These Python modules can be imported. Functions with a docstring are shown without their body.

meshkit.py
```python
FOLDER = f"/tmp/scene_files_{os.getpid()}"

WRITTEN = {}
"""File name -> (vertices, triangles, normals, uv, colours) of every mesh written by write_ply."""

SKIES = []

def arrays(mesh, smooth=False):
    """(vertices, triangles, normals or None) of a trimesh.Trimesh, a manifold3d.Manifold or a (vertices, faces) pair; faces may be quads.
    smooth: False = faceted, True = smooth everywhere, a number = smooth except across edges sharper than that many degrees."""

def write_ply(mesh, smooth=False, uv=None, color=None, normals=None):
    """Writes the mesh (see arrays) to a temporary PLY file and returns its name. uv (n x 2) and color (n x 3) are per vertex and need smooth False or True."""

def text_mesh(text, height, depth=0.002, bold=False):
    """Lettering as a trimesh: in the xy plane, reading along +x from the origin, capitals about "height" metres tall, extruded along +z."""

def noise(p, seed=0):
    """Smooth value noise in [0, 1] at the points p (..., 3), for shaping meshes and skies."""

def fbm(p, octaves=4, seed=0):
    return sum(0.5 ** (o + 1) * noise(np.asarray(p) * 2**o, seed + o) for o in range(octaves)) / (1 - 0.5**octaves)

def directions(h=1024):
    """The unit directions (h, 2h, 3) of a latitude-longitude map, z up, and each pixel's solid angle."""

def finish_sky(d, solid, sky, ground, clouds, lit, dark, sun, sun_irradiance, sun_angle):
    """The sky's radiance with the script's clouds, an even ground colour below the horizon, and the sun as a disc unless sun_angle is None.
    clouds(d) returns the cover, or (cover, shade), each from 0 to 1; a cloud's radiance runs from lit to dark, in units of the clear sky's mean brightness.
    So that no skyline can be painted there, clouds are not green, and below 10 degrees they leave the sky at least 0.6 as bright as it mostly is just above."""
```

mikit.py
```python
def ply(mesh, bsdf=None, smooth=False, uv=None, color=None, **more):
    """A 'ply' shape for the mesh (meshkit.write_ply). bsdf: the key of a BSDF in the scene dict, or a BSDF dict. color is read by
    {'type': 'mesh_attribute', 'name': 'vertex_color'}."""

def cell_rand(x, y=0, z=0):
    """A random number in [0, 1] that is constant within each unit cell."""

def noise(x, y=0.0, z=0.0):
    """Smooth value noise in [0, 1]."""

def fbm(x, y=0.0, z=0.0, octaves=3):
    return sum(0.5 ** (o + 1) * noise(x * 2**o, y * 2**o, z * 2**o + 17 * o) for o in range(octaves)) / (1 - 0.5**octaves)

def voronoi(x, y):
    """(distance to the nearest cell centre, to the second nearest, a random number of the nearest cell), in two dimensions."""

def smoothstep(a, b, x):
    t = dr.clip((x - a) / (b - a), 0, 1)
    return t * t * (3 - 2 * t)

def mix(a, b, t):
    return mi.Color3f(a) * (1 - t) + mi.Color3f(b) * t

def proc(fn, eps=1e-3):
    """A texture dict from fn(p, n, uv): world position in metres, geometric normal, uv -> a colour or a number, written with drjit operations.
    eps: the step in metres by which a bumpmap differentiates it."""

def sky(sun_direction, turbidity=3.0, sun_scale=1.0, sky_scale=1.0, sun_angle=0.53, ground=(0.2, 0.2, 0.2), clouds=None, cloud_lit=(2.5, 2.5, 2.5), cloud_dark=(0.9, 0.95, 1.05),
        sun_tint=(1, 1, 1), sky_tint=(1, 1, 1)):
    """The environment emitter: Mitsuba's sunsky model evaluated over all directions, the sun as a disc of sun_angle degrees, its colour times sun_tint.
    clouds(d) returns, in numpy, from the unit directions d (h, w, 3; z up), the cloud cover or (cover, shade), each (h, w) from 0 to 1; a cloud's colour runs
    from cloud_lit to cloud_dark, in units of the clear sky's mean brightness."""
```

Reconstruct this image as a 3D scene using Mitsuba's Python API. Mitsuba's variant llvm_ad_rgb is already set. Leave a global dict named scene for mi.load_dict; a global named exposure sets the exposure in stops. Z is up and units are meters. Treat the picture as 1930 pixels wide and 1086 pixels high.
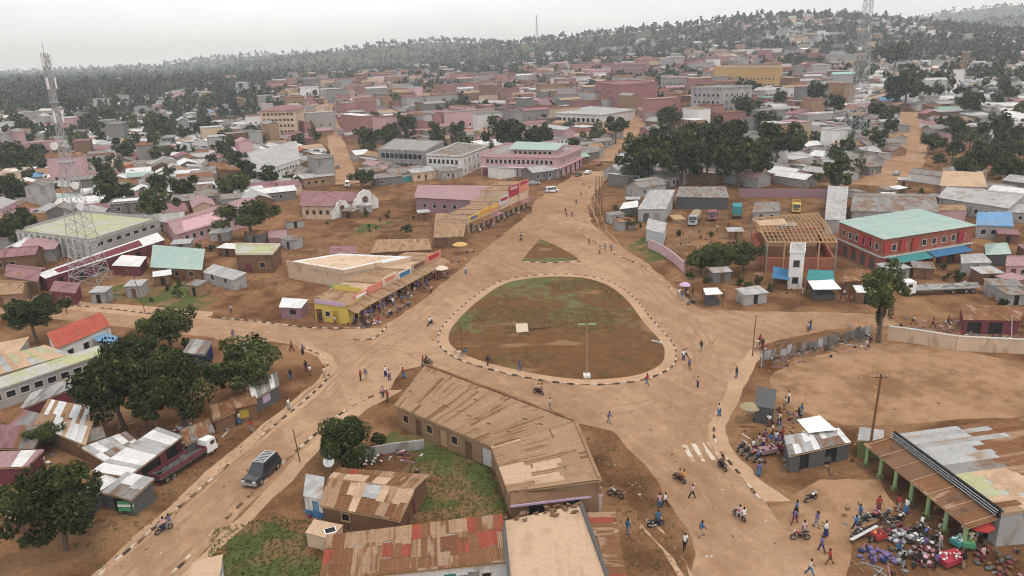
import math, random
import numpy as np, trimesh, shapely, manifold3d as m3, drjit as dr, mitsuba as mi, mikit, meshkit
from shapely.geometry import Polygon, Point, LineString
from mikit import noise, fbm, cell_rand, smoothstep, mix, proc
T = mi.ScalarTransform4f
RNG = np.random.default_rng(7)
scene, labels = {}, {}

# ---------------------------------------------------------------- camera, sky, exposure
EYE = np.array([0.0, 0.0, 44.0]); FPX = 1400.0; PITCH = math.atan(438 / FPX); ROLL = math.radians(1.7)
FWD = np.array([0, math.cos(PITCH), -math.sin(PITCH)])
_r0 = np.array([1.0, 0, 0]); _u0 = np.cross(_r0, FWD)
RIGHT = math.cos(ROLL) * _r0 - math.sin(ROLL) * _u0
UP = math.sin(ROLL) * _r0 + math.cos(ROLL) * _u0
HAZE = 1.9e-4
scene['camera'] = {'type': 'perspective', 'fov': math.degrees(2 * math.atan(965 / FPX)), 'fov_axis': 'x', 'near_clip': 1.0, 'far_clip': 40000.0,
                   'to_world': T().look_at(EYE.tolist(), (EYE + FWD).tolist(), UP.tolist()), 'medium': {'type': 'ref', 'id': 'haze_air'}}


def cloud_cover(d):
    q = np.stack([d[..., 0] / (d[..., 2] + 0.25), d[..., 1] / (d[..., 2] + 0.25), 0 * d[..., 2]], -1)
    return np.ones(d.shape[:2]), np.clip(1.6 * meshkit.fbm(q * 1.3 + 5.3, 4, 3) - 0.45, 0, 1)


SUN = (0.25, -0.25, 1.0)
scene['sky'] = mikit.sky(SUN, turbidity=3, sun_scale=0.3, sun_angle=14, clouds=cloud_cover, cloud_lit=(5.5, 5.62, 5.78), cloud_dark=(3.1, 3.2, 3.32), ground=(0.16, 0.12, 0.09))
exposure = 1.56
scene['haze_air'] = {'type': 'homogeneous', 'albedo': {'type': 'rgb', 'value': [0.94, 0.955, 0.97]}, 'sigma_t': {'type': 'rgb', 'value': [HAZE * .94, HAZE, HAZE * 1.08]}}


# ---------------------------------------------------------------- terrain
def sst(a, b, x):
    t = np.clip((x - a) / (b - a), 0, 1)
    return t * t * (3 - 2 * t)


HILLS = [(590, 1650, 430, 620, 100), (250, 2000, 480, 650, 82), (-250, 2600, 560, 700, 92), (-950, 3500, 750, 800, 78), (-2300, 4600, 1000, 900, 38), (1500, 2300, 500, 700, 100), (2400, 3400, 1150, 650, 195)]


def terr(x, y):
    x, y = np.asarray(x, float), np.asarray(y, float)
    z = sum((h * np.exp(-((x - cx) / sx) ** 2 - ((y - cy) / sy) ** 2)) ** 3 for cx, cy, sx, sy, h in HILLS)
    z = z + (12 * sst(270, 520, y) * sst(-60, 200, x) + 16 * sst(500, 1100, y)) ** 3
    z = np.cbrt(z) * sst(265, 420, y)
    return np.where(y < 270, 0.0, z)


_TS = np.concatenate([np.arange(25, 420, 0.75), np.geomspace(420, 14000, 900)])


def ray(px, py):
    d = FWD * FPX + RIGHT * (px - 965) - UP * (py - 543)
    return d / np.linalg.norm(d)


def at(px, py, h=0.0):
    """The place h metres above the ground that the photograph shows at this pixel."""
    d = ray(px, py)
    if d[2] < -1e-6:
        t = (h - EYE[2]) / d[2]
        p = EYE + t * d
        if p[1] < 262:
            return p
    q = EYE + _TS[:, None] * d
    g = q[:, 2] - terr(q[:, 0], q[:, 1]) - h
    k = int(np.argmax(g < 0))
    if k == 0:
        return q[-1]
    t = _TS[k - 1] + (_TS[k] - _TS[k - 1]) * g[k - 1] / (g[k - 1] - g[k])
    return EYE + t * d


def proj(p):
    d = np.asarray(p, float) - EYE
    w = d @ FWD
    return 965 + FPX * (d @ RIGHT) / w, 543 - FPX * (d @ UP) / w


# ---------------------------------------------------------------- scene keeping
_used = {}


def fresh(name):
    n = _used.get(name, -1) + 1
    _used[name] = n
    return name if n == 0 else f'{name}_{n:03d}'


def thing(name, label, cat=None, group=None, kind=None):
    key = fresh(name)
    d = labels[key] = {}
    if label: d['label'] = label
    if cat: d['category'] = cat
    if group: d['group'] = group
    if kind: d['kind'] = kind
    return key


def put(parent, name, mesh, bsdf, smooth=False, tw=None, **kw):
    """One mesh under parent (parent None: the key name itself)."""
    key = fresh(f'{parent}__{name}') if name else parent
    s = mesh if isinstance(mesh, dict) else mikit.ply(mesh, bsdf, smooth, **kw)
    s = dict(s)
    if isinstance(mesh, dict) and bsdf: s['bsdf'] = {'type': 'ref', 'id': bsdf}
    if tw is not None: s['to_world'] = tw
    scene[key] = s
    return key


def pose(p, ang=0.0, sc=1.0):
    return T().translate([float(v) for v in p]).rotate([0, 0, 1], math.degrees(ang)).scale(sc)


# ---------------------------------------------------------------- materials
def mat(name, d, two=True):
    scene[name] = {'type': 'twosided', 'bsdf': d} if two else d
    return name


def flat(name, rgb):
    return mat(name, {'type': 'diffuse', 'reflectance': {'type': 'rgb', 'value': list(rgb)}})


def shiny(name, rgb, rough=0.3, metal=0.0, spec=0.5):
    return mat(name, {'type': 'principled', 'base_color': {'type': 'rgb', 'value': list(rgb)}, 'roughness': rough, 'metallic': metal, 'specular': spec})


def tex(name, fn):
    return mat(name, {'type': 'diffuse', 'reflectance': proc(fn)})


for n_, c_ in dict(white=(.72, .72, .70), cream=(.62, .52, .40), dirty_white=(.50, .49, .46), pale_grey=(.42, .42, .41), grey=(.28, .28, .275), dark_grey=(.10, .10, .10), black=(.03, .03, .03),
                   pink=(.54, .35, .37), deep_pink=(.30, .135, .14), purple_wall=(.29, .18, .20), salmon=(.58, .22, .16), orange=(.60, .26, .08), yellow=(.60, .45, .11), red=(.36, .055, .05), crimson=(.33, .045, .065),
                   green=(.10, .30, .16), pale_green=(.25, .36, .18), olive=(.18, .20, .09), teal=(.06, .23, .24), blue=(.06, .16, .30), sky_blue=(.15, .28, .42), navy=(.03, .04, .12), violet=(.17, .13, .27),
                   brown=(.16, .09, .05), tan=(.40, .28, .19), maroon=(.16, .05, .06), timber=(.46, .30, .17), mud_wall=(.27, .17, .10), brick_wall=(.24, .10, .06), ochre=(.52, .33, .13),
                   skin=(.055, .032, .022), hair=(.012, .010, .009), tin_grey=(.45, .46, .47), mustard=(.45, .32, .06), lilac=(.50, .38, .52), light_blue=(.45, .55, .65), khaki=(.30, .25, .16)).items():
    flat(n_, c_)
shiny('glass_dark', (.02, .025, .03), .15, 0, .6); shiny('tyre', (.02, .02, .02), .8); shiny('chrome', (.5, .5, .5), .3, .9); shiny('lamp_glass', (.6, .6, .58), .15)
shiny('car_black', (.025, .027, .03), .22); shiny('car_white', (.70, .70, .69), .3); shiny('car_red', (.30, .03, .04), .3); shiny('car_blue', (.05, .08, .30), .3); shiny('car_silver', (.35, .36, .37), .3, .4)
shiny('galvanised', (.30, .30, .31), .6); shiny('painted_steel_white', (.38, .38, .38), .55); shiny('painted_steel_red', (.33, .10, .08), .5)
mat('leaf', {'type': 'diffuse', 'reflectance': {'type': 'mesh_attribute', 'name': 'vertex_color'}})
mat('paint', {'type': 'diffuse', 'reflectance': {'type': 'mesh_attribute', 'name': 'vertex_color'}})
tex('bark', lambda p, n, uv: mix((.09, .065, .045), (.17, .13, .10), fbm(p.x * 6, p.y * 6, p.z * 2)))


def earth(p, n, uv):
    a = fbm(p.x * .045, p.y * .045, 1.3, 4); b = fbm(p.x * .35, p.y * .35, 4.1, 4); g = noise(p.x * 2.3, p.y * 2.3, 2.0) * .5 + .5 * noise(p.x * 6.1, p.y * 6.1, 4.0)
    c = mix((.100, .046, .022), (.250, .136, .073), smoothstep(.28, .72, .55 * a + .45 * b))
    c = mix(c, (.32, .182, .093), .55 * smoothstep(.56, .70, fbm(p.x * .11, p.y * .11, 8.7, 3)))
    c = c * (0.70 + .55 * g)
    far = smoothstep(330, 900, p.y) * .9
    green = dr.clip(smoothstep(.42, .6, fbm(p.x * .02, p.y * .02, 7.7, 4)) * (far + .10) + .92 * smoothstep(900, 1600, p.y), 0, 1)
    return mix(c, mix((.036, .046, .018), (.078, .085, .034), b), green)


def road_dust(p, n, uv):
    a = fbm(p.x * .06, p.y * .06, 3.3, 4); b = fbm(p.x * .5, p.y * .5, 9.1, 4); s = fbm((p.x + .55 * p.y) * .7, (p.y - .55 * p.x) * .05, 2.2, 3)
    c = mix((.255, .146, .084), (.39, .252, .160), smoothstep(.3, .7, .5 * a + .25 * b + .25 * s))
    return c * (.84 + .18 * noise(p.x * 4.2, p.y * 4.2, 5.0) + .14 * noise(p.x * 1.3, p.y * 1.3, 7.0))


def turf(p, n, uv):
    a = fbm(p.x * .09, p.y * .09, 6.3, 4); b = fbm(p.x * .9, p.y * .9, 2.1, 4)
    c = mix((.105, .053, .024), (.165, .088, .043), b)
    c = mix(c, (.25, .15, .083), .8 * smoothstep(.66, .78, fbm(p.x * .13 + 3, p.y * .3, 1.1, 3)))
    return mix(c, mix((.082, .098, .040), (.145, .152, .068), b), .95 * smoothstep(.44, .60, .75 * a + .25 * b + dr.clip(.0075 * (p.y - 132), -.2, .14) - .22 * smoothstep(157, 164, p.y)))


def grass_col(p, n, uv):
    a = fbm(p.x * .3, p.y * .3, 6.3, 4); b = fbm(p.x * 2.2, p.y * 2.2, 2.1, 3)
    return mix(mix((.055, .068, .022), (.115, .13, .045), .6 * a + .4 * b), (.19, .115, .06), smoothstep(.44, .60, a))


tex('earth', earth); tex('road_dust', road_dust); tex('turf', turf); tex('grass_mat', grass_col)
tex('path_dust', lambda p, n, uv: mix((.34, .210, .126), (.47, .316, .208), fbm(p.x * .4, p.y * .4, 6.0, 4)) * (.9 + .2 * noise(p.x * 5, p.y * 5, 1.)))
tex('rut_dust', lambda p, n, uv: mix((.255, .150, .087), (.345, .220, .137), fbm(p.x * .8, p.y * .8, 3.0, 4)))
tex('yard_dust', lambda p, n, uv: mix((.200, .108, .056), (.335, .204, .120), smoothstep(.3, .7, .6 * fbm(p.x * .12, p.y * .12, 2.0, 4) + .4 * fbm(p.x * .7, p.y * .7, 7.0, 3))) * (.9 + .2 * noise(p.x * 5, p.y * 5, 1.)))
tex('whitewash', lambda p, n, uv: mix((.56, .48, .40), (.38, .26, .17), smoothstep(.42, .66, fbm(p.x * 1.4, p.y * 1.4, p.z * 2, 3))))
tex('blackwash', lambda p, n, uv: mix((.075, .056, .043), (.27, .175, .108), smoothstep(.42, .66, fbm(p.x * 1.4, p.y * 1.4, p.z * 2, 3))))


def roofing(name, c1, c2, c3, lo=.5, hi=.68, sheet=.85, row=2.6, streak=3.1, ws=.25):
    """Tin roofing: uv in metres, u across the sheets; every sheet has a tone of its own, rust in patches and in runs down the sheet."""
    def fn(p, n, uv):
        i, j = dr.floor(uv.x / sheet), dr.floor(uv.y / row)
        r = cell_rand(i, j, 3); c = mix(c1, c2, .55 * r + .45 * fbm(p.x * .35, p.y * .35, p.z * .3, 3))
        k = smoothstep(lo, hi, (.85 - ws) * fbm(p.x * .45, p.y * .45, 2.2 + r, 4) + ws * fbm(uv.x * streak, uv.y * .3, r * 9, 2) + .15 * cell_rand(i, j, 8))
        seam = smoothstep(.0, .05, dr.abs(uv.x / sheet - i - .5) - .44)
        return mix(c, c3, dr.clip(k + .25 * seam, 0, 1)) * (.88 + .24 * noise(p.x * 5, p.y * 5, p.z * 5))
    tex(name, fn)


roofing('zinc', (.27, .27, .27), (.45, .45, .45), (.30, .22, .16), .56, .74)
roofing('zinc_bright', (.52, .52, .52), (.70, .70, .70), (.46, .42, .38), .66, .85)
roofing('zinc_old', (.16, .155, .15), (.29, .28, .27), (.20, .12, .08), .46, .66)
roofing('rust_tan', (.285, .183, .113), (.355, .235, .150), (.185, .103, .057), .52, .66, streak=4.5, ws=.55)
roofing('rust_dark', (.15, .07, .037), (.225, .115, .062), (.31, .21, .14), .56, .68, streak=3.5, ws=.4)
roofing('rust_red', (.25, .055, .038), (.31, .085, .055), (.17, .08, .045), .5, .66)
roofing('maroon_tin', (.21, .115, .125), (.30, .17, .18), (.16, .085, .075), .55, .7)
roofing('pink_tin', (.31, .195, .205), (.37, .24, .25), (.25, .14, .13), .6, .75)
roofing('red_tin', (.36, .08, .06), (.43, .12, .085), (.30, .10, .07), .5, .7)
roofing('green_tin', (.27, .37, .34), (.33, .43, .39), (.38, .42, .40), .5, .7)
roofing('blue_tin', (.12, .25, .42), (.18, .32, .50), (.20, .26, .34), .5, .7)
roofing('dust_slab', (.46, .325, .22), (.50, .36, .25), (.40, .27, .18), .5, .7, 50, 50)
roofing('lime_slab', (.33, .34, .17), (.42, .42, .26), (.40, .40, .37), .45, .6, 4, 4)
NEAR_TIN = ['rust_tan', 'rust_dark', 'zinc_old', 'zinc']


def plaster(name, c1, c2, c3):
    tex(name, lambda p, n, uv: mix(mix(c1, c2, fbm(p.x * .5, p.y * .5, p.z * .5, 4)), c3, .7 * smoothstep(.56, .72, fbm(p.x * .9 + 4, p.y * .9, p.z * .25, 4))))


plaster('plaster_grey', (.30, .29, .28), (.42, .41, .40), (.20, .17, .14)); plaster('plaster_pink', (.48, .30, .32), (.56, .37, .39), (.38, .24, .24)); plaster('plaster_cream', (.50, .37, .26), (.60, .46, .34), (.38, .25, .16))
plaster('plaster_white', (.60, .59, .57), (.72, .71, .69), (.42, .35, .29)); plaster('plaster_mud', (.24, .145, .085), (.34, .22, .14), (.17, .10, .06)); plaster('plaster_red', (.28, .10, .07), (.36, .14, .09), (.22, .09, .06))
plaster('dull_red', (.26, .125, .115), (.36, .19, .175), (.20, .11, .09)); plaster('stone_grey', (.13, .125, .12), (.22, .21, .20), (.10, .08, .065)); plaster('concrete', (.24, .23, .22), (.34, .33, .32), (.16, .14, .12)); plaster('plaster_brown', (.145, .08, .05), (.22, .13, .08), (.10, .06, .04))


# ---------------------------------------------------------------- mesh helpers
def mesh_of(man):
    m = man.to_mesh()
    return trimesh.Trimesh(np.array(m.vert_properties[:, :3]), np.array(m.tri_verts), process=False)


def hull(pts):
    return m3.Manifold.hull_points(np.asarray(pts, float))


def tri(v, f):
    m = trimesh.Trimesh.__new__(trimesh.Trimesh)
    trimesh.Trimesh.__init__(m, vertices=v, faces=f, process=False, validate=False)
    return m


def cat(*ms):
    ms = [m for x in ms for m in (x if isinstance(x, list) else [x])]
    k = np.cumsum([0] + [len(m.vertices) for m in ms])
    return tri(np.vstack([m.vertices for m in ms]), np.vstack([np.asarray(m.faces) + a for m, a in zip(ms, k)]))


_BV = np.array([[x, y, z] for x in (-.5, .5) for y in (-.5, .5) for z in (-.5, .5)])
_BF = np.array([[0, 1, 3], [0, 3, 2], [4, 6, 7], [4, 7, 5], [0, 4, 5], [0, 5, 1], [2, 3, 7], [2, 7, 6], [0, 2, 6], [0, 6, 4], [1, 5, 7], [1, 7, 3]])


def box(cx, cy, cz, sx, sy, sz, rz=0.0):
    v = _BV * (sx, sy, sz)
    if rz:
        c, s = math.cos(rz), math.sin(rz)
        v = np.c_[v[:, 0] * c - v[:, 1] * s, v[:, 0] * s + v[:, 1] * c, v[:, 2]]
    return tri(v + (cx, cy, cz), _BF)


def cross3(a, b):
    return np.array([a[1] * b[2] - a[2] * b[1], a[2] * b[0] - a[0] * b[2], a[0] * b[1] - a[1] * b[0]])


def bar(a, b, w, d=None, up=(0, 0, 1)):
    """A square bar from a to b."""
    a, b = np.asarray(a, float), np.asarray(b, float); d = w if d is None else d
    z = b - a; L = math.sqrt(z @ z); z = z / L
    x = cross3(z, up)
    if x @ x < 1e-6: x = cross3(z, (1, 0, 0))
    x = x / math.sqrt(x @ x); y = cross3(z, x)
    return tri((_BV * (w, d, L)) @ np.array([x, y, z]) + (a + b) / 2, _BF)


def tube(pts, rad, n=8):
    pts = np.asarray(pts, float); rad = np.broadcast_to(rad, (len(pts),))
    t = np.gradient(pts, axis=0); t /= np.linalg.norm(t, axis=1, keepdims=True) + 1e-9
    ref = np.where(np.abs(t[:, 2:]) < .9, [[0, 0, 1.]], [[1., 0, 0]])
    a = np.cross(t, ref); a /= np.linalg.norm(a, axis=1, keepdims=True) + 1e-9; b = np.cross(t, a)
    th = np.arange(n) * 2 * np.pi / n
    v = pts[:, None] + rad[:, None, None] * (np.cos(th)[None, :, None] * a[:, None] + np.sin(th)[None, :, None] * b[:, None])
    i, j = np.meshgrid(np.arange(len(pts) - 1), np.arange(n), indexing='ij')
    q = np.stack([i * n + j, i * n + (j + 1) % n, (i + 1) * n + (j + 1) % n, (i + 1) * n + j], -1).reshape(-1, 4)
    f = np.vstack([q[:, [0, 1, 2]], q[:, [0, 2, 3]]])
    V = np.vstack([v.reshape(-1, 3), pts[:1], pts[-1:]]); k = len(pts) * n
    e = np.arange(n)
    f = np.vstack([f, np.stack([e * 0 + k, (e + 1) % n, e], 1), np.stack([e * 0 + k + 1, (len(pts) - 1) * n + e, (len(pts) - 1) * n + (e + 1) % n], 1)])
    return trimesh.Trimesh(V, f, process=False)


def cyl(cx, cy, z0, z1, r, n=12, r1=None):
    return tube([(cx, cy, z0), (cx, cy, z1)], [r, r if r1 is None else r1], n)


def sheet(poly, z=0.0, wob=0.0, step=1.5, seed=0):
    """A flat sheet with this outline (shapely, metres), its edge roughened by wob metres."""
    if wob:
        q = poly.segmentize(step)
        def rough(ring):
            c = np.array(ring.coords)[:-1]; P3 = np.c_[c * .35, np.full(len(c), seed)]
            return c + wob * 2 * np.c_[meshkit.fbm(P3, 3, 1) - .5, meshkit.fbm(P3, 3, 2) - .5]
        poly = Polygon(rough(q.exterior), [rough(i) for i in q.interiors]).buffer(0)
    vs, fs, k = [], [], 0
    for g in getattr(poly, 'geoms', [poly]):
        if g.is_empty: continue
        v, f = trimesh.creation.triangulate_polygon(g, engine='earcut')
        vs.append(np.c_[v, np.full(len(v), z)]); fs.append(f + k); k += len(v)
    v, f = np.vstack(vs), np.vstack(fs)
    n = np.cross(v[f[:, 1]] - v[f[:, 0]], v[f[:, 2]] - v[f[:, 0]])[:, 2]
    f[n < 0] = f[n < 0][:, ::-1]
    return trimesh.Trimesh(v, f, process=False)


def ground_poly(px):
    return Polygon([at(*p)[:2] for p in px]).buffer(0)


def smooth_line(px, n=12, closed=False):
    """A Catmull-Rom line through ground places given by pixel."""
    p = np.array([at(*q)[:2] for q in px])
    if closed: p = np.vstack([p[-1], p, p[0], p[1]])
    else: p = np.vstack([2 * p[0] - p[1], p, 2 * p[-1] - p[-2]])
    out = []
    for i in range(1, len(p) - 2):
        for t in np.arange(n) / n:
            a, b, c, d = p[i - 1:i + 3]
            out.append(.5 * (2 * b + (c - a) * t + (2 * a - 5 * b + 4 * c - d) * t * t + (3 * b - a - 3 * c + d) * t ** 3))
    if not closed: out.append(p[-2])
    return np.array(out)


# ================================================================ the setting: ground, roads, islands, kerbs
def structure(key, label=None):
    labels[key] = {'kind': 'structure'}
    if label: labels[key]['label'] = label
    return key


gx = np.unique(np.concatenate([np.arange(-1200, 1201, 25), -np.geomspace(1200, 12000, 40), np.geomspace(1200, 12000, 40)]))
gy = np.unique(np.concatenate([np.arange(-300, 270, 90), np.arange(270, 1300, 20), np.arange(1300, 4600, 55), np.geomspace(4600, 14000, 40)]))
X_, Y_ = np.meshgrid(gx, gy)
i_, j_ = np.meshgrid(np.arange(len(gy) - 1), np.arange(len(gx) - 1), indexing='ij'); k_ = len(gx)
quad_ = np.stack([i_ * k_ + j_, i_ * k_ + j_ + 1, (i_ + 1) * k_ + j_ + 1, (i_ + 1) * k_ + j_], -1).reshape(-1, 4)
put(structure('ground', 'reddish brown bare earth across the town rising into far hills'), None, (np.c_[X_.ravel(), Y_.ravel(), terr(X_, Y_).ravel()], quad_), 'earth', True)

ROAD = [(-60, 562), (0, 563), (110, 573), (280, 592), (480, 606), (640, 622), (715, 618), (745, 602), (790, 570), (850, 522), (905, 478), (960, 432), (1000, 402), (1006, 380), (1050, 350), (1110, 312), (1150, 285),
        (1168, 262), (1196, 262), (1180, 292), (1150, 332), (1122, 362), (1106, 392), (1118, 425), (1165, 462), (1225, 500), (1275, 545), (1320, 582), (1420, 588), (1560, 588), (1660, 594), (1700, 612), (1560, 622), (1470, 640), (1420, 655),
        (1398, 690), (1362, 765), (1340, 800), (1348, 838), (1384, 885), (1440, 945), (1475, 1000), (1540, 1040), (1590, 1120), (1300, 1120), (1312, 1010), (1268, 958), (1236, 905), (1195, 855), (1150, 812), (1090, 798), (940, 742), (806, 688), (757, 700),
        (735, 735), (655, 775), (597, 830), (530, 895), (424, 1000), (340, 1090), (300, 1130), (120, 1130), (186, 1086), (298, 991), (431, 877), (505, 814), (607, 724), (622, 700), (606, 672), (545, 648), (430, 640), (300, 625), (150, 606), (0, 590), (-60, 588)]
road_poly = ground_poly(ROAD)
put(structure('road', 'dusty pale tan unpaved road spreading around the central island'), None, sheet(road_poly, .012, .55, 1.6, 3), 'road_dust')
for px_, nm in (([(140, 1130), (175, 1086), (285, 985), (420, 862), (497, 800), (600, 716), (612, 690), (596, 672), (560, 655), (575, 648), (628, 672), (640, 700), (622, 732), (505, 824), (431, 885), (298, 1000), (186, 1096), (150, 1130)], 'path'),
                ([(300, 1130), (350, 1080), (424, 1000), (530, 892), (597, 824), (655, 768), (728, 735), (760, 735), (690, 772), (612, 838), (560, 895), (480, 975), (390, 1060), (340, 1130)], 'path'),
                ([(1388, 690), (1352, 768), (1334, 800), (1342, 842), (1384, 890), (1440, 945), (1490, 945), (1420, 895), (1378, 840), (1366, 802), (1385, 768), (1420, 700), (1440, 665), (1415, 658)], 'path'),
                ([(0, 571), (110, 582), (280, 598), (400, 602), (400, 588), (280, 578), (110, 566), (0, 560)], 'path')):
    put(structure(fresh(nm), 'worn pale footpath along the road edge'), None, sheet(ground_poly(px_), .018, .4, 1.2, 8), 'path_dust')
put(structure('yard', 'wide bare walled yard of swept pale earth at the right'), None, sheet(ground_poly([(1455, 700), (1500, 678), (1640, 648), (1760, 650), (1960, 690), (1990, 780), (1700, 800), (1590, 800), (1500, 770), (1452, 745)]), .008, .7, 2, 5), 'yard_dust')
put(structure('yard_001', 'trampled open ground in front of the market stalls at the lower right'), None, sheet(ground_poly([(1440, 960), (1540, 905), (1660, 900), (1690, 960), (1600, 1010), (1590, 1120), (1500, 1120), (1470, 1010)]), .008, .7, 2, 6), 'yard_dust')

# the great rounded triangular island
ISL = [(826, 640), (838, 612), (884, 568), (940, 533), (1010, 520), (1090, 519), (1150, 532), (1195, 562), (1230, 605), (1262, 640), (1274, 664), (1266, 692), (1215, 716), (1130, 726), (1050, 722), (960, 706), (880, 684), (838, 662)]
isl = smooth_line(ISL, 10, True)
isl_poly = Polygon(isl).buffer(0)
put(structure('traffic_island', 'brown grassed traffic island in the middle of the junction'), None, sheet(isl_poly.buffer(-.2), .10), 'turf')
rim = isl_poly.buffer(-.15).difference(isl_poly.buffer(-1.7))
put(structure('pavement', 'narrow trodden walkway around the big island inside the kerb'), None, sheet(rim, .115), 'path_dust')


def kerb(name, label, line, w=.28, h=.2, seg=.95, closed=False, miss=.04, first=0, colours=('whitewash', 'blackwash')):
    key = structure(fresh(name), label)
    ls = LineString(np.vstack([line, line[:1]]) if closed else line)
    n = max(2, int(ls.length / seg))
    rows = []
    for i in range(n):
        if RNG.random() < miss: continue
        a, b = np.array(ls.interpolate((i + .04) / n, normalized=True).coords[0]), np.array(ls.interpolate((i + .96) / n, normalized=True).coords[0])
        m = (a + b) / 2; d = b - a; L = np.linalg.norm(d)
        q = box(0, 0, h / 2, L, w, h); q.vertices[q.vertices[:, 2] > h * .5] *= (.97, .8, 1)
        q.apply_transform(trimesh.transformations.euler_matrix(RNG.normal(0, .02), RNG.normal(0, .02), math.atan2(d[1], d[0]) + RNG.normal(0, .02)))
        q.apply_translation((m[0], m[1], float(terr(m[0], m[1])) + RNG.uniform(-.04, .01)))
        rows.append((q, colours[(i + first) % 2]))
    for q, c in rows: put(key, 'kerb_stone', q, c)
    return key


kerb('kerb', 'black and white kerb stones ringing the big island', isl, closed=True, miss=.02, seg=1.05)
TRI = [(983, 492), (1000, 470), (1018, 451), (1050, 464), (1078, 480), (1092, 490), (1040, 494)]
tri_pts = np.array([at(*p)[:2] for p in TRI])
put(structure('traffic_island_001', 'small triangular island of brown grass beyond the big island'), None, sheet(Polygon(tri_pts).buffer(-.1), .1, .15, 1, 9), 'turf')
kerb('kerb', 'white kerb stones along the near side of the small triangular island', smooth_line([(988, 494), (1040, 496), (1096, 493)], 6), seg=1.2)
kerb('kerb', 'broken black and white kerb along the near left road edge', smooth_line([(186, 1086), (298, 991), (431, 877)], 8), miss=.12)
kerb('kerb', 'black and white kerb bending round the left street corner', smooth_line([(491, 824), (545, 780), (607, 726), (620, 700), (606, 672), (570, 655)], 8), miss=.1)
kerb('kerb', 'dusty kerb along the near right road edge below the vehicle', smooth_line([(322, 1086), (418, 988), (484, 922), (560, 850), (655, 772), (735, 733)], 8), miss=.35)
kerb('kerb', 'black and white kerb in front of the yellow corner shop', smooth_line([(385, 597), (480, 606), (580, 618), (690, 619)], 8), miss=.1)
kerb('kerb', 'kerb stones along the far left road edge', smooth_line([(110, 574), (200, 582), (285, 592)], 8), miss=.1)
kerb('kerb', 'curved stub of kerb stones at the shop corner', smooth_line([(655, 641), (700, 640), (724, 622), (730, 612)], 6), miss=.15)
kerb('kerb', 'kerb stones along the far right footpath', smooth_line([(1085, 405), (1100, 440), (1150, 475), (1215, 505), (1270, 548)], 8), miss=.3)
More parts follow.
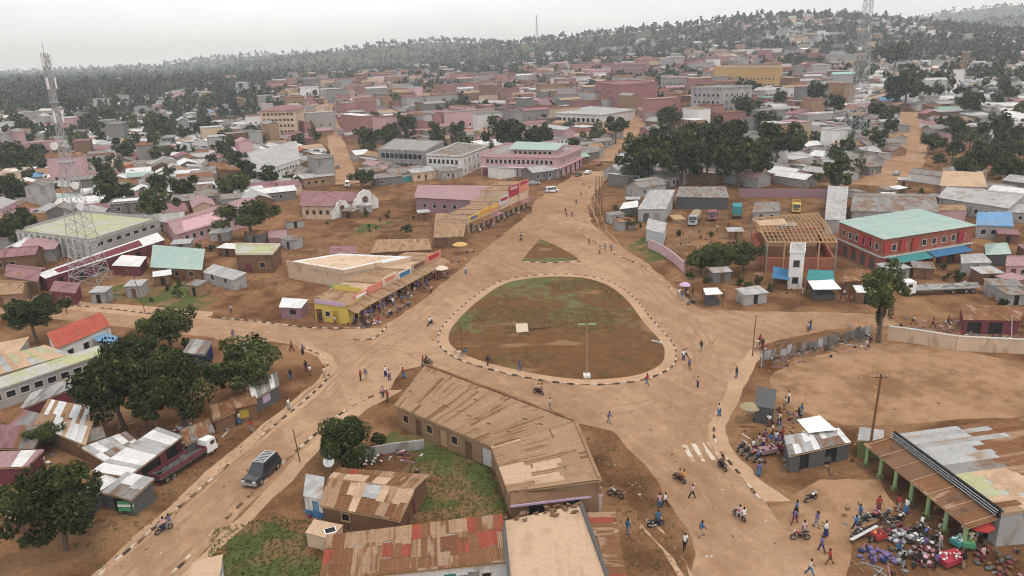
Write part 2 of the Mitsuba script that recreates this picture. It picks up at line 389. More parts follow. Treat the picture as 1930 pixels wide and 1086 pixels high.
kerb('kerb', 'dusty kerb beside the crossing at the right', smooth_line([(1345, 800), (1350, 838), (1390, 890), (1432, 942)], 8), miss=.25)
for k, (a, b) in enumerate((((1290, 838), (1308, 871)), ((1306, 836), (1327, 870)), ((1322, 835), (1346, 868)), ((1338, 834), (1362, 866)))):
    A, B = at(*a)[:2], at(*b)[:2]
    put(structure(fresh('road_marking'), 'faded white stripe of the pedestrian crossing'), None, sheet(LineString([A, B]).buffer(.26, cap_style='flat'), .017, .12, .5, k), 'whitewash')
for px_, lab in (([(1175, 470), (1200, 448), (1240, 452), (1262, 486), (1225, 496)], 'green patch of grass by the compound wall'), ([(665, 430), (700, 412), (740, 420), (700, 440), (660, 440)], 'thin grass patch on the open ground behind the shops'),
                ([(215, 540), (300, 520), (400, 548), (390, 590), (280, 580), (215, 565)], 'grass around the small tin roofs at the left')):
    put(structure(fresh('grass_ground'), lab), None, sheet(ground_poly(px_), .006, 2.4, 1.2, 4), 'grass_mat')
for px_, lab in (([(790, 850), (905, 838), (935, 900), (958, 972), (845, 985), (775, 985), (790, 930), (802, 897)], 'lush grass in the court behind the long tan roofed building'), ([(420, 1005), (520, 985), (600, 1000), (612, 1086), (605, 1130), (400, 1130)], 'rough grass beside the rusty roof at the bottom'),
                 ([(725, 815), (800, 820), (830, 850), (760, 850), (720, 850)], 'short grass behind the tree in the court')):
    put(structure(fresh('grass_ground'), lab), None, sheet(ground_poly(px_), .008, 2.2, .8, 7), 'grass_mat')

# dirt streets further off, laid over the rising ground
def far_road(name, label, px, w):
    line = smooth_line(px, 14); d = np.gradient(line, axis=0); d /= np.linalg.norm(d, axis=1, keepdims=True); nrm = np.c_[-d[:, 1], d[:, 0]]
    w = np.broadcast_to(w, len(line))[:, None] * (1 + .25 * (meshkit.fbm(np.c_[line * .08, line[:, :1] * 0], 3) - .5)[:, None])
    rows = [line + nrm * w * s for s in (-.5, -.2, .2, .5)]
    v = np.stack(rows, 1).reshape(-1, 2); n = len(line); i, j = np.meshgrid(np.arange(n - 1), np.arange(3), indexing='ij')
    q = np.stack([i * 4 + j, i * 4 + j + 1, (i + 1) * 4 + j + 1, (i + 1) * 4 + j], -1).reshape(-1, 4)
    put(structure(fresh(name), label), None, (np.c_[v, terr(v[:, 0], v[:, 1]) + np.where(v[:, 1] > 262, .22, .02)], q[:, ::-1]), 'road_dust', True)
    return LineString(line)


FAR_ROADS = [far_road('street', 'pale dirt street running up between houses at the left of centre', [(655, 348), (645, 310), (635, 275), (628, 240), (622, 205), (618, 178)], 9.0),
             far_road('street', 'continuation of the main road past the pink corner building', [(1140, 305), (1176, 268), (1200, 235), (1215, 205)], 11.0),
             far_road('street', 'reddish dirt track climbing at the far right', [(1640, 350), (1690, 325), (1712, 290), (1718, 250), (1708, 212)], 13.0)]


def tracks(label, px, offs, w, m, seed):
    """Wheel ruts worn along a lane: narrow ribbons of compacted or looser dust with ragged edges."""
    line = smooth_line(px, 16); d = np.gradient(line, axis=0); d /= np.linalg.norm(d, axis=1, keepdims=True); nrm = np.c_[-d[:, 1], d[:, 0]]
    key = structure(fresh('tyre_track'), label); vs, fs, k = [], [], 0
    for o in offs:
        q = np.c_[line * .16, np.full(len(line), seed + o)]
        wob = (meshkit.fbm(q, 3) - .5)[:, None] * 2.2; ww = w * np.clip(2.6 * (meshkit.fbm(q * 2.2 + 7, 3) - .25), .0, 1.0)[:, None]
        l, r = line + nrm * (o + wob - ww / 2), line + nrm * (o + wob + ww / 2); n = len(line); i = np.arange(n - 1)
        vs.append(np.c_[np.vstack([l, r]), np.full(2 * n, .0195 + .0006 * (seed % 3))]); fs.append(np.vstack([np.stack([i, i + n, i + n + 1], 1), np.stack([i, i + n + 1, i + 1], 1)]) + k); k += 2 * n
    f = np.vstack(fs)
    put(key, None, (np.vstack(vs), f[:, ::-1]), m)


for i, (lab, px_, offs) in enumerate((('wheel ruts along the near left road', [(240, 1100), (400, 945), (540, 810), (680, 680), (770, 610), (880, 520), (960, 450), (1030, 390), (1100, 340)], (-2.3, -.9, .8, 2.2)), ('wheel ruts sweeping round the right side of the island', [(1105, 370), (1130, 440), (1200, 510), (1265, 580), (1320, 660), (1320, 740), (1300, 800), (1330, 900), (1390, 1000)], (-2.6, -1.0, .9, 2.4)),
                                      ('wheel ruts along the near side of the island', [(620, 650), (760, 660), (850, 700), (1000, 748), (1140, 770), (1260, 740), (1340, 650), (1420, 610), (1560, 600)], (-1.0, .8)), ('wheel ruts from the left street', [(0, 574), (150, 588), (320, 606), (520, 625), (680, 640), (800, 600)], (-1.3, .3)), ('twin pale ruts in the dirt at the bottom right of the long building', [(1230, 985), (1262, 1030), (1300, 1100)], (-.8, .8)))):
    tracks(lab, px_, offs, .55, ('rut_dust', 'rut_dust', 'rut_dust', 'rut_dust', 'path_dust')[i], i)


# ================================================================ building kit
FOOT = []


def Q(h, a, b, c, d=None):
    """Four roof corners from pixels: near left, near right, far right, far left, h metres above the ground (or a third number's)."""
    p = [at(q[0], q[1], q[2] if len(q) > 2 else h) for q in (a, b, c)]
    p.append(at(d[0], d[1], d[2] if len(d) > 2 else h) if d is not None else p[0] + p[2] - p[1])
    p = np.array(p)
    if all(len(q) == 2 for q in (a, b, c, d or a)): p[:, 2] = p[:, 2].mean()
    return p


def slab(q, thick):
    """A roof plane (low edge q0 q1, high edge q2 q3) as a plate with uv in metres across and up the sheets."""
    q = np.asarray(q, float); n = np.cross(q[1] - q[0], q[3] - q[0]); n /= np.linalg.norm(n) + 1e-9
    if n[2] < 0: n = -n
    e = (q[1] - q[0]); L = np.linalg.norm(e); e = e / (L + 1e-9)
    s = np.cross(n, e); uv = np.c_[(q - q[0]) @ e, (q - q[0]) @ s] + RNG.integers(0, 40, 2) * .85
    v = np.vstack([q, q - n * thick])
    f = np.array([[0, 1, 2, 3], [7, 6, 5, 4], [0, 4, 5, 1], [1, 5, 6, 2], [2, 6, 7, 3], [3, 7, 4, 0]])
    return trimesh.Trimesh(v, np.vstack([f[:, [0, 1, 2]], f[:, [0, 2, 3]]]), process=False), np.vstack([uv, uv])


def grow(q, o):
    """The plane with its edges pushed outward by o metres."""
    q = np.asarray(q, float).copy(); c = q.copy()
    for i in range(4):
        a, b = q[i] - q[(i + 1) % 4], q[i] - q[(i - 1) % 4]
        c[i] = q[i] + o * (a / (np.linalg.norm(a) + 1e-6) + b / (np.linalg.norm(b) + 1e-6))
    return c


def tin(key, q, mats, rows=2, w=.85, lift=.05, pick=None, waves=5):
    """Covers a roof plane with separate corrugated sheets."""
    q = np.asarray(q, float); n = np.cross(q[1] - q[0], q[3] - q[0]); n /= np.linalg.norm(n)
    if n[2] < 0: n = -n
    cnt = max(1, int(round(max(np.linalg.norm(q[1] - q[0]), np.linalg.norm(q[2] - q[3])) / w))); seed = RNG.random() * 50
    for i in range(cnt):
        for r in range(rows):
            jit = RNG.normal(0, .035)
            s = np.linspace(i / cnt, (i + 1.06) / cnt, waves * 2 + 1).clip(0, 1.0); t0, t1 = max(0, r / rows - .03 + jit * (r > 0)), (r + 1) / rows
            wav = .022 * np.where(np.arange(len(s)) % 2, 1, -1) + lift + .02 * r + RNG.uniform(-.012, .02)
            bl = lambda t: (q[0] * (1 - s)[:, None] + q[1] * s[:, None]) * (1 - t) + (q[3] * (1 - s)[:, None] + q[2] * s[:, None]) * t
            lo, hi = bl(t0) + n * wav[:, None], bl(t1) + n * (wav + RNG.uniform(-.01, .015))[:, None]
            k = len(s); a = np.arange(k - 1)
            f = np.vstack([np.stack([a, a + 1, k + a + 1], 1), np.stack([a, k + a + 1, k + a], 1)])
            u = i + seed; m = pick(i / cnt, (r + .5) / rows) if pick else None
            if m is None:
                x = float(meshkit.fbm(np.array([[u * .28, r * .6, seed]]), 2)[0]) + RNG.uniform(-.2, .2)
                m = mats[int(np.clip((x - .2) / .6, 0, .999) * len(mats))]
            uu = np.r_[s * cnt * w, s * cnt * w] + seed * 7; vv = np.r_[np.full(k, t0), np.full(k, t1)] * 4 + seed
            put(key, 'roof__sheet', (np.vstack([lo, hi]), f), m, uv=np.c_[uu, vv])


def roof_planes(P, kind, rise, over):
    A, B, C, D = P
    up = np.array([0, 0, rise])
    if kind in ('mono', 'flat'):
        return [grow([A, B, C, D], over)], None
    if kind == 'gable':
        r0, r1 = (A + D) / 2 + up, (B + C) / 2 + up
        fs = [[A, B, r1, r0], [C, D, r0, r1]]
    elif kind == 'gable_y':
        r0, r1 = (A + B) / 2 + up, (C + D) / 2 + up
        fs = [[B, C, r1, r0], [D, A, r0, r1]]
    else:
        hipx = min(.5, .5 * np.linalg.norm(D - A) / (np.linalg.norm(B - A) + 1e-6))
        m0, m1 = (A + D) / 2, (B + C) / 2
        o = over; g = grow([A, B, C, D], o)
        A, B, C, D = g
        r0, r1 = m0 + (m1 - m0) * hipx + up, m1 + (m0 - m1) * hipx + up
        return [np.array(x) for x in ([A, B, r1, r0], [C, D, r0, r1], [D, A, r0, r0], [B, C, r1, r1])], (r0, r1)
    out = []
    for f in fs:
        f = np.array(f, float); g = f.copy()
        e = f[1] - f[0]; e /= np.linalg.norm(e); s0, s1 = f[0] - f[3], f[1] - f[2]
        g[0] += -e * over + s0 / np.linalg.norm(s0) * over; g[1] += e * over + s1 / np.linalg.norm(s1) * over; g[2] += e * over; g[3] -= e * over
        out.append(g)
    return out, (out[0][3], out[0][2])


def bld(name, label, P, kind='gable', rise=1.3, wall='plaster_grey', roof='zinc', over=.35, feats=(), sheets=None, rows=2, pick=None, group=None, cat_='building', key=None, parapet=0, pmat=None, thick=.07, base=None, storeys=0, smat=None, sheet_w=.85):
    """A building: wall with recessed openings, roof of plates or of sheets, window and door parts. feats: (kind, side, t, width, sill, height, material)."""
    P = np.asarray(P, float).copy()
    if np.cross(P[1] - P[0], P[2] - P[0])[2] < 0: P = P[[1, 0, 3, 2]]
    if key is None: key = thing(name, label, cat_, group)
    z0 = float(min(terr(P[:, 0], P[:, 1]))) if base is None else base
    FOOT.append(Polygon(P[:, :2]).convex_hull.buffer(1.2))
    low = P.copy(); low[:, 2] = z0 - .25
    planes, ridge = roof_planes(P, kind, rise, over)
    top = P.copy(); top[:, 2] -= .04 if kind != 'flat' else min(thick * .6, .1)
    pts = [low, top]
    if kind in ('gable', 'gable_y'):
        a = ((P[0] + P[3]) / 2, (P[1] + P[2]) / 2) if kind == 'gable' else ((P[0] + P[1]) / 2, (P[2] + P[3]) / 2)
        pts.append(np.array(a) + [0, 0, rise - .06])
    solid = hull(np.vstack(pts)); panes = []; cuts = []
    for ft in feats:
        k, side, t, w, sill, h = ft[:6]; m = ft[6] if len(ft) > 6 else ('glass_dark' if k == 'window' else 'brown')
        a, b = P[side], P[(side + 1) % 4]; e = (b - a) * [1, 1, 0]; L = np.linalg.norm(e); e = e / L; o = np.array([e[1], -e[0], 0])
        c = a + (b - a) * t; ang = math.atan2(e[1], e[0]); cz = z0 + sill + h / 2
        cuts.append(m3.Manifold.cube((w, .5, h), True).rotate((0, 0, math.degrees(ang))).translate((c[0] - 0 * o[0], c[1] - 0 * o[1], cz)))
        q = c - o * .19
        pn = box(q[0], q[1], cz, w - .01, .1, h - .01, ang)
        fr = []
        if k == 'window':
            f0 = c + o * .0
            for sx, sz, ww, hh in ((0, h / 2, w + .16, .09), (0, -h / 2, w + .24, .10), (-w / 2, 0, .08, h), (w / 2, 0, .08, h)):
                fr.append(box(f0[0] + e[0] * sx, f0[1] + e[1] * sx, cz + sz, ww, .12, hh, ang))
        panes.append((k, pn, m, fr))
    if cuts: solid = solid - m3.Manifold.batch_boolean(cuts, m3.OpType.Add)
    put(key, 'wall', mesh_of(solid), wall)
    for k, pn, m, fr in panes:
        if fr:
            wk = put(key, 'window', cat(*fr), smat or ('timber' if wall in ('plaster_mud', 'plaster_brown', 'maroon', 'plaster_cream') else 'pale_grey' if wall in ('plaster_white', 'plaster_pink') else 'dirty_white')); put(wk, 'pane', pn, m)
        else: put(key, k, pn, m)
    for i, q in enumerate(planes):
        if sheets:
            if i == 0: put(key, 'roof', slab(q - [0, 0, .12], .05)[0], 'timber')
            tin(key, q, sheets, rows, pick=pick, w=sheet_w)
        else:
            mm, uv = slab(q, thick)
            put(key, 'roof', mm, roof, uv=uv)
    if ridge is not None and np.linalg.norm(ridge[1] - ridge[0]) > .2:
        put(key, 'ridge_cap', bar(ridge[0] + [0, 0, .03], ridge[1] + [0, 0, .03], .3, .06), sheets[0] if sheets else roof, uv=None)
    if parapet:
        g = P if kind == 'flat' else P
        ps = []
        for i in range(4):
            a, b = g[i].copy(), g[(i + 1) % 4].copy(); a[2] += parapet / 2; b[2] += parapet / 2
            d = (b - a) / np.linalg.norm(b - a) * .09
            ps.append(bar(a + d, b - d, .18, parapet))
        put(key, 'parapet', cat(*ps), pmat or wall)
    for s in range(storeys):
        pass
    return key, P


def grid(side, n, storeys, w=1.1, h=1.2, sill=1.0, floor=3.2, t0=.06, t1=.94, kind='window', m='glass_dark', first=0):
    return [(kind, side, t0 + (t1 - t0) * (i + .5) / n, w, sill + floor * s, h, m) for s in range(first, storeys) for i in range(n)]


def ledge(key, P, z, out=.25, hgt=.18, m='pale_grey', sides=(0, 1, 3), name='ledge'):
    for s in sides:
        a, b = P[s].copy(), P[(s + 1) % 4].copy(); e = (b - a) * [1, 1, 0]; e /= np.linalg.norm(e); o = np.array([e[1], -e[0], 0])
        a[2] = b[2] = z
        put(key, name, bar(a + o * out / 2, b + o * out / 2, out, hgt), m)


def lean(key, q, roof='rust_dark', posts=0, pm='timber', name='awning', base=0.0, sheets=None, rows=1):
    """A lean-to roof (low edge first) with posts under its low edge."""
    q = np.asarray(q, float); mm, uv = slab(q, .05)
    if sheets:
        put(key, name, slab(q - [0, 0, .04], .04)[0], 'timber'); tin(key, q, sheets, rows)
    else: put(key, name, mm, roof, uv=uv)
    for i in range(posts):
        p = q[0] + (q[1] - q[0]) * (.04 + .92 * i / max(1, posts - 1))
        z = float(terr(p[0], p[1])) + base
        put(key, 'post', cyl(p[0], p[1], z, p[2] - .04, .06, 6), pm)


# ================================================================ trees
def crown_mesh(rad, n, leaf, seed, tones, lobes=14, flat_=.8, hollow=.35, low=None):
    g = np.random.default_rng(seed)
    d = g.normal(size=(lobes, 3)); d /= np.linalg.norm(d, axis=1, keepdims=True); d[:, 2] = d[:, 2] * .8 + .08
    c = d * g.uniform(.2, .86, (lobes, 1)) * (.72 + .5 * g.random((lobes, 3))); r = g.uniform(.17, .36, lobes)
    k = g.integers(0, lobes, n); o = g.normal(size=(n, 3)); o /= np.linalg.norm(o, axis=1, keepdims=True)
    p = c[k] + o * (r[k] * g.uniform(hollow, 1, n) ** .6)[:, None]
    keep = meshkit.noise(p * 3.3 + seed, seed) > .3; p, o, k = p[keep], o[keep], k[keep]; n = len(p)
    p = p * np.array([rad, rad, rad * flat_])
    nz = o + g.normal(0, .55, (n, 3)) + [0, 0, .35]; nz /= np.linalg.norm(nz, axis=1, keepdims=True)
    t = np.cross(nz, g.normal(size=(n, 3))); t /= np.linalg.norm(t, axis=1, keepdims=True); b = np.cross(nz, t)
    s = leaf * g.uniform(.6, 1.3, (n, 1))
    v = np.stack([p - t * s, p + b * s * .55 + nz * s * .1, p + t * s, p - b * s * .55 + nz * s * .1], 1).reshape(-1, 3)
    i = np.arange(n)[:, None] * 4
    f = np.vstack([i + [0, 1, 2], i + [0, 2, 3]])
    tones = np.array(tones); w = g.random(n)
    lobe_tone = g.random(lobes)[k] ** 1.5 * .65 + .35 * w
    col = tones[0] * (1 - lobe_tone)[:, None] + tones[1] * lobe_tone[:, None]
    pick = g.random(n) < .06; col[pick] = tones[2]
    return (v, f), np.repeat(col, 4, 0)


DARK = [(.016, .025, .009), (.055, .070, .024), (.10, .115, .04)]
MID = [(.034, .045, .015), (.088, .104, .035), (.15, .155, .055)]
LIGHT = [(.045, .062, .018), (.11, .13, .04), (.18, .19, .07)]


def crown_ply(*a):
    (v, f), c = crown_mesh(*a)
    return mikit.ply((v, f), 'leaf', False, color=c)


def trunk_mesh(h, r, spread, seed, limbs=6):
    g = np.random.default_rng(seed)
    ms = [tube([(0, 0, -.2), (g.normal(0, .05) * h, g.normal(0, .05) * h, h * .5), (g.normal(0, .06) * h, g.normal(0, .06) * h, h)], [r * 1.25, r * .85, r * .6], 8)]
    for i in range(limbs):
        a = i * 2 * np.pi / limbs + g.uniform(-.4, .4); z = h * g.uniform(.55, .98); L = spread * g.uniform(.6, .95)
        ms.append(tube([(0, 0, z), (L * .45 * math.cos(a), L * .45 * math.sin(a), z + L * .4), (L * math.cos(a), L * math.sin(a), z + L * g.uniform(.45, .8))], [r * .5, r * .3, r * .1], 5))
    return cat(*ms)


_tree_proto = {}


def tree_proto(kind, v):
    if (kind, v) not in _tree_proto:
        s = 100 * v + hash_kind[kind]
        n, leaf, tones, fl, lob = dict(big=(15000, .046, DARK, .95, 38), mid=(2100, .09, DARK, .9, 22), midl=(2100, .09, MID, .9, 22), far=(520, .15, DARK, .9, 10), farl=(520, .15, MID, .9, 10), tall=(1700, .075, DARK, 2.1, 16), lush=(10000, .053, MID, .85, 32), bush=(2600, .08, LIGHT, .75, 12))[kind]
        _tree_proto[kind, v] = (crown_ply(1.0, n, leaf, s, tones, lob, fl), mikit.ply(trunk_mesh(1.0, .055, .75, s, 6), 'bark', 40))
    return _tree_proto[kind, v]


hash_kind = dict(big=1, mid=2, midl=3, far=4, farl=5, tall=6, lush=7, bush=8)


def tree(label, p, R, H, kind='mid', v=0, group=None, cat_='tree', name='tree', key=None, sz=1.0, cz=None):
    """A tree at ground place p: crown radius R, whole height H or crown centre at height cz."""
    crown, trunk = tree_proto(kind, v)
    key = thing(name, label, cat_, group)
    z = float(terr(p[0], p[1])); fl = dict(tall=2.1).get(kind, .9) * sz
    if cz is None: cz = max(H - R * fl * .9, R * fl * .62)
    ang = RNG.uniform(0, 360)
    put(key, 'crown', dict(crown), None, tw=T().translate([float(p[0]), float(p[1]), z + cz]).rotate([0, 0, 1], ang).scale([R, R, R * sz]))
    put(key, 'trunk', dict(trunk), None, tw=T().translate([float(p[0]), float(p[1]), z]).rotate([0, 0, 1], ang).scale([R * .9, R * .9, max(.8, cz)]))
    return key


# ================================================================ buildings near the camera
def pk(*rules):
    """Chooses a sheet's material by where it lies on the roof (s across, t up): rules (s0, s1, t0, t1, material, chance)."""
    def f(s, t):
        for a, b, c, d, m, ch in rules:
            if a <= s <= b and c <= t <= d and RNG.random() < ch: return m
    return f


# long tan roofed building with a bent end, on the near side of the island
A_, B_ = at(747, 763, 3.0), at(930, 841, 3.0); C_, D_ = at(1084, 795, 4.7), at(804, 690, 4.7)
k1, _ = bld('long_building', 'long L shaped building under dusty tan tin beside the big island', [A_, B_, C_, D_], 'mono', wall='plaster_mud', sheets=['rust_tan'] * 9 + ['rust_dark'], over=.25, rows=3, sheet_w=.8,
            feats=[('window', 0, .1, 1.1, 1.0, 1.1), ('door', 0, .24, 1.1, 0, 2.2, 'brown'), ('window', 0, .36, 1.1, 1.0, 1.1), ('door', 0, .5, 1.2, 0, 2.2, 'timber'), ('window', 0, .62, 1.1, 1.0, 1.1), ('door', 0, .76, 1.1, 0, 2.2, 'brown'), ('door', 0, .93, 1.5, 0, 2.3, 'dirty_white')])
E_, F_ = at(961, 925, 3.0), at(1129, 903, 4.7)
bld('', '', [B_, E_, F_, C_], 'mono', wall='plaster_mud', sheets=['rust_tan'] * 7 + ['dust_slab'], over=.25, rows=3, key=k1, sheet_w=.9, pick=pk((.55, .9, .1, .75, 'dust_slab', .8)), feats=[('door', 1, .3, 1.6, 0, 2.4, 'black'), ('door', 1, .7, 1.6, 0, 2.4, 'black')])
put(k1, 'ridge_cap', bar(D_ + [0, 0, .1], C_ + [0, 0, .1], .35, .3), 'rust_dark'); put(k1, 'ridge_cap', bar(C_ + [0, 0, .1], F_ + [0, 0, .1], .3, .3), 'rust_tan')
put(k1, 'valley_gutter', bar(B_ + [0, 0, .05], C_ + [0, 0, .05], .35, .08), 'rust_dark')
lean(k1, [at(962, 953, 2.7), at(1136, 932, 2.7), at(1129, 905, 3.7), at(962, 927, 3.0)], 'plaster_brown', 0)
put(k1, 'fascia_board', bar(at(962, 955, 2.65), at(1136, 934, 2.65), .10, .22), 'lilac')
for q_ in ((1131, 962), (1126, 945)):
    p_ = at(*q_); put(k1, 'post', box(p_[0], p_[1], 1.35, .28, .28, 2.7), 'dirty_white')

# rusty roofed row at the bottom edge
q_ = [at(606, 1092, 2.9), at(957, 1056, 2.9), at(943, 973, 4.1), at(620, 1013, 4.1)]
bld('rusty_building', 'long building with rust red and brown tin sheets at the bottom edge', q_, 'mono', wall='plaster_white', over=.2, rows=3, sheets=['rust_dark', 'rust_dark', 'rust_red', 'rust_dark', 'rust_tan'],
    pick=pk((.10, .38, .66, 1, 'rust_tan', .95), (.30, .42, .66, 1, 'zinc', .6), (.70, .93, .33, .67, 'rust_red', .75), (.58, .7, .33, .67, 'rust_red', .5), (0, .8, 0, .33, 'rust_dark', .7), (.93, 1, 0, .7, 'rust_tan', .8)),
    feats=[('door', 0, .42 + .13 * i, 1.0, 0, 2.1, m) for i, m in enumerate(('maroon', 'dark_grey', 'teal', 'grey'))] + [('window', 0, .49 + .13 * i, .8, 1.0, .9) for i in range(4)])
# flat dusty slab
k_, P_ = bld('flat_roofed_building', 'square building with a bare dusty tan flat roof at the bottom edge', Q(3.7, (963, 1130), (1160, 1130), (1095, 952), (949, 984)), 'flat', wall='plaster_grey', roof='dust_slab', over=.15, thick=.2)
for i in range(4):
    a, b = P_[i] + [0, 0, .12], P_[(i + 1) % 4] + [0, 0, .12]
    if i in (1, 3): put(k_, 'roof_edge', bar(a, b, .3, .2), 'dark_grey')
for i in range(26):
    t = RNG.random(); p_ = P_[3] * (1 - t) + P_[2] * t + [RNG.normal(0, .2), RNG.uniform(-1.0, .5), .12]
    put(k_, 'loose_stone', hull(RNG.normal(0, 1, (9, 3)) * [.22, .16, .09] + p_), 'plaster_brown')
bld('lean_to_shed', 'narrow rusty lean-to roof against the flat dusty building', [at(1183, 1120, 2.3), at(1158, 967, 2.3), at(1108, 968, 3.0), at(1146, 1120, 3.0)], 'mono', wall='plaster_brown', over=.1, rows=1, sheets=['rust_dark', 'rust_dark', 'rust_red', 'rust_dark', 'rust_tan'], sheet_w=.8)
# patchwork house in the court
k_, P_ = bld('patchwork_house', 'low house under a patchwork of tan, grey and rust red tin in the court', Q(2.4, (608, 950), (750, 977), (803, 897), (640, 884)), 'gable', .8, wall='plaster_brown', over=.3, rows=2, sheets=['rust_tan', 'rust_tan', 'rust_dark', 'rust_dark'],
             pick=pk((0, .15, 0, 1, 'rust_tan', .9), (.15, .27, 0, 1, 'rust_dark', .7), (.27, .45, 0, 1, 'dust_slab', .8), (.45, .62, .5, 1, 'zinc', .6), (.7, .82, 0, .5, 'rust_red', .8), (.45, 1, 0, .6, 'rust_dark', .9), (.45, 1, .5, 1, 'dust_slab', .7)),
             feats=[('door', 1, .5, .9, 0, 1.9, 'maroon'), ('window', 0, .3, .9, .9, .9)])
k_, P_ = bld('annex', 'small white annex with a blue painted foot beside the patchwork house', Q(2.3, (573, 934), (606, 941), (610, 900), (578, 894)), 'mono', wall='plaster_white', roof='zinc', over=.12, feats=[('door', 0, .6, .8, 0, 1.9, 'sky_blue')])
put(k_, 'painted_base', mesh_of(hull(np.vstack([(P_[:, :] - P_.mean(0)) * [1.02, 1.02, 0] + P_.mean(0) * [1, 1, 0] + [0, 0, z] for z in (.0, .7)]))), 'blue')
k_, P_ = bld('water_tank_base', 'small tan flat topped block with an open dark hatch', Q(1.6, (577, 1003), (622, 1015), (645, 990), (592, 980)), 'flat', wall='plaster_cream', roof='dust_slab', over=.08)
c_ = (P_[1] * .65 + P_[2] * .35) * .8 + P_[3] * .2; put(k_, 'hatch', box(c_[0], c_[1], 1.66, .9, .7, .08, .4), 'black'); put(k_, 'hatch_frame', box(c_[0], c_[1], 1.64, 1.1, .9, .06, .4), 'white')
bld('gate_hut', 'small tan roofed hut at the very bottom beside the road', Q(1.9, (352, 1100), (412, 1084), (418, 1046), (366, 1060)), 'mono', wall='plaster_grey', roof='dust_slab', over=.1, feats=[('window', 1, .5, .9, .6, .9)])

# market building at the lower right
P0, P1, BR = at(1688, 820, 3.5), at(1888, 968, 3.5), at(1975, 782, 4.6)
k_, P_ = bld('market_building', 'large market building with patched zinc and rust roof behind a black parapet, lower right', [P0, P1, P1 + BR - P0, BR], 'mono', wall='plaster_grey', over=.1, rows=5, sheets=['rust_dark', 'rust_dark', 'rust_tan', 'rust_dark'],
             pick=pk((0, .42, 0, .42, 'zinc', 1), (.05, .2, .42, .62, 'zinc', .35), (.42, .5, .0, .4, 'zinc_old', .8), (.55, .8, .0, .2, 'lime_slab', .8), (.55, 1, .0, .3, 'dust_slab', .7), (.6, 1, .3, .6, 'lime_slab', .5), (.5, .75, .3, 1, 'rust_tan', .6), (0, .45, .42, 1, 'rust_dark', .8)),
             feats=[('door', 0, .12 + .19 * i, 1.6, 0, 2.3, m) for i, m in enumerate(('black', 'dark_grey', 'black', 'green', 'black'))])
e_ = (P1 - P0) / np.linalg.norm(P1 - P0); o_ = np.array([e_[1], -e_[0], 0]); o_ = o_ if o_[0] < 0 else -o_
put(k_, 'parapet', bar(P0 + o_ * .22 + [0, 0, .05], P1 + o_ * .22 + [0, 0, .05], .22, .95), 'black')
put(k_, 'gutter', bar(P0 - o_ * .1 + [0, 0, .2], P1 - o_ * .1 + [0, 0, .2], .25, .12), 'dark_grey')
for i in range(3): put(k_, 'gutter_pipe', bar(P0 + o_ * (.40 + .1 * i) + [0, 0, .32 - .2 * i], P1 + o_ * (.40 + .1 * i) + [0, 0, .32 - .2 * i], .05), 'tin_grey')
V0, V1 = P0 + o_ * 3.3 - e_ * .6, P1 + o_ * 3.3 + e_ * .1
V0[2] = V1[2] = 2.45; U0, U1 = P0 + o_ * .4 - e_ * .6, P1 + o_ * .4 + e_ * .1; U0[2] = U1[2] = 3.05
lean(k_, [V0, V1, U1, U0], sheets=['rust_dark', 'rust_dark', 'rust_dark', 'plaster_brown'])
for i in range(7):
    p_ = V0 + (V1 - V0) * (.03 + .94 * i / 6) - o_ * .3; put(k_, 'pillar', cyl(p_[0], p_[1], 0, 2.45, .2, 10), 'pale_green'); put(k_, 'pillar_foot', box(p_[0], p_[1], .2, .55, .55, .4, math.atan2(e_[1], e_[0])), 'olive')
    put(k_, 'rafter', bar(V0 + (V1 - V0) * (.03 + .94 * i / 6) + [0, 0, .09], U0 + (U1 - U0) * (.03 + .94 * i / 6) + [0, 0, .09], .07), 'tan')

# stall group on the yard's edge
k_, P_ = bld('market_stall', 'zinc roofed market stall with a bright white awning behind it', [at(1489, 858, 2.2), at(1601, 833, 2.2), at(1580, 809, 2.35), at(1480, 823, 2.35)], 'mono', wall='dark_grey', roof='zinc', over=.15, rows=2, sheets=['zinc', 'zinc', 'zinc_bright', 'zinc_old'], feats=[('door', 0, .25, 1.2, .0, 1.9, 'black'), ('door', 0, .7, 1.6, 0, 1.9, 'black')])
t_ = thing('awning', 'bright white cloth awning stretched behind the zinc stall', 'awning')
q_ = [at(1524, 816, 2.75), at(1577, 810, 2.75), at(1545, 783, 3.2), at(1502, 791, 3.2)]
put(t_, 'cloth', slab(q_, .04)[0], 'white')
for a in q_: put(t_, 'post', cyl(a[0], a[1], 0, a[2] - .03, .045, 6), 'timber')
bld('tin_kiosk', 'small zinc kiosk at the foot of the wooden pole', [at(1618, 830, 2.2), at(1664, 832, 2.2), at(1664, 812, 2.5), at(1622, 806, 2.5)], 'mono', wall='olive', over=.1, rows=1, sheets=['zinc', 'zinc', 'lime_slab'])
bld('dark_tarp_hut', 'black tarpaulin hut standing on the yard edge beside the footpath', [at(1424, 765, 2.3), at(1459, 770, 2.3), at(1462, 735, 2.5), at(1428, 728, 2.5)], 'mono', wall='dark_grey', roof='dark_grey', over=.1)

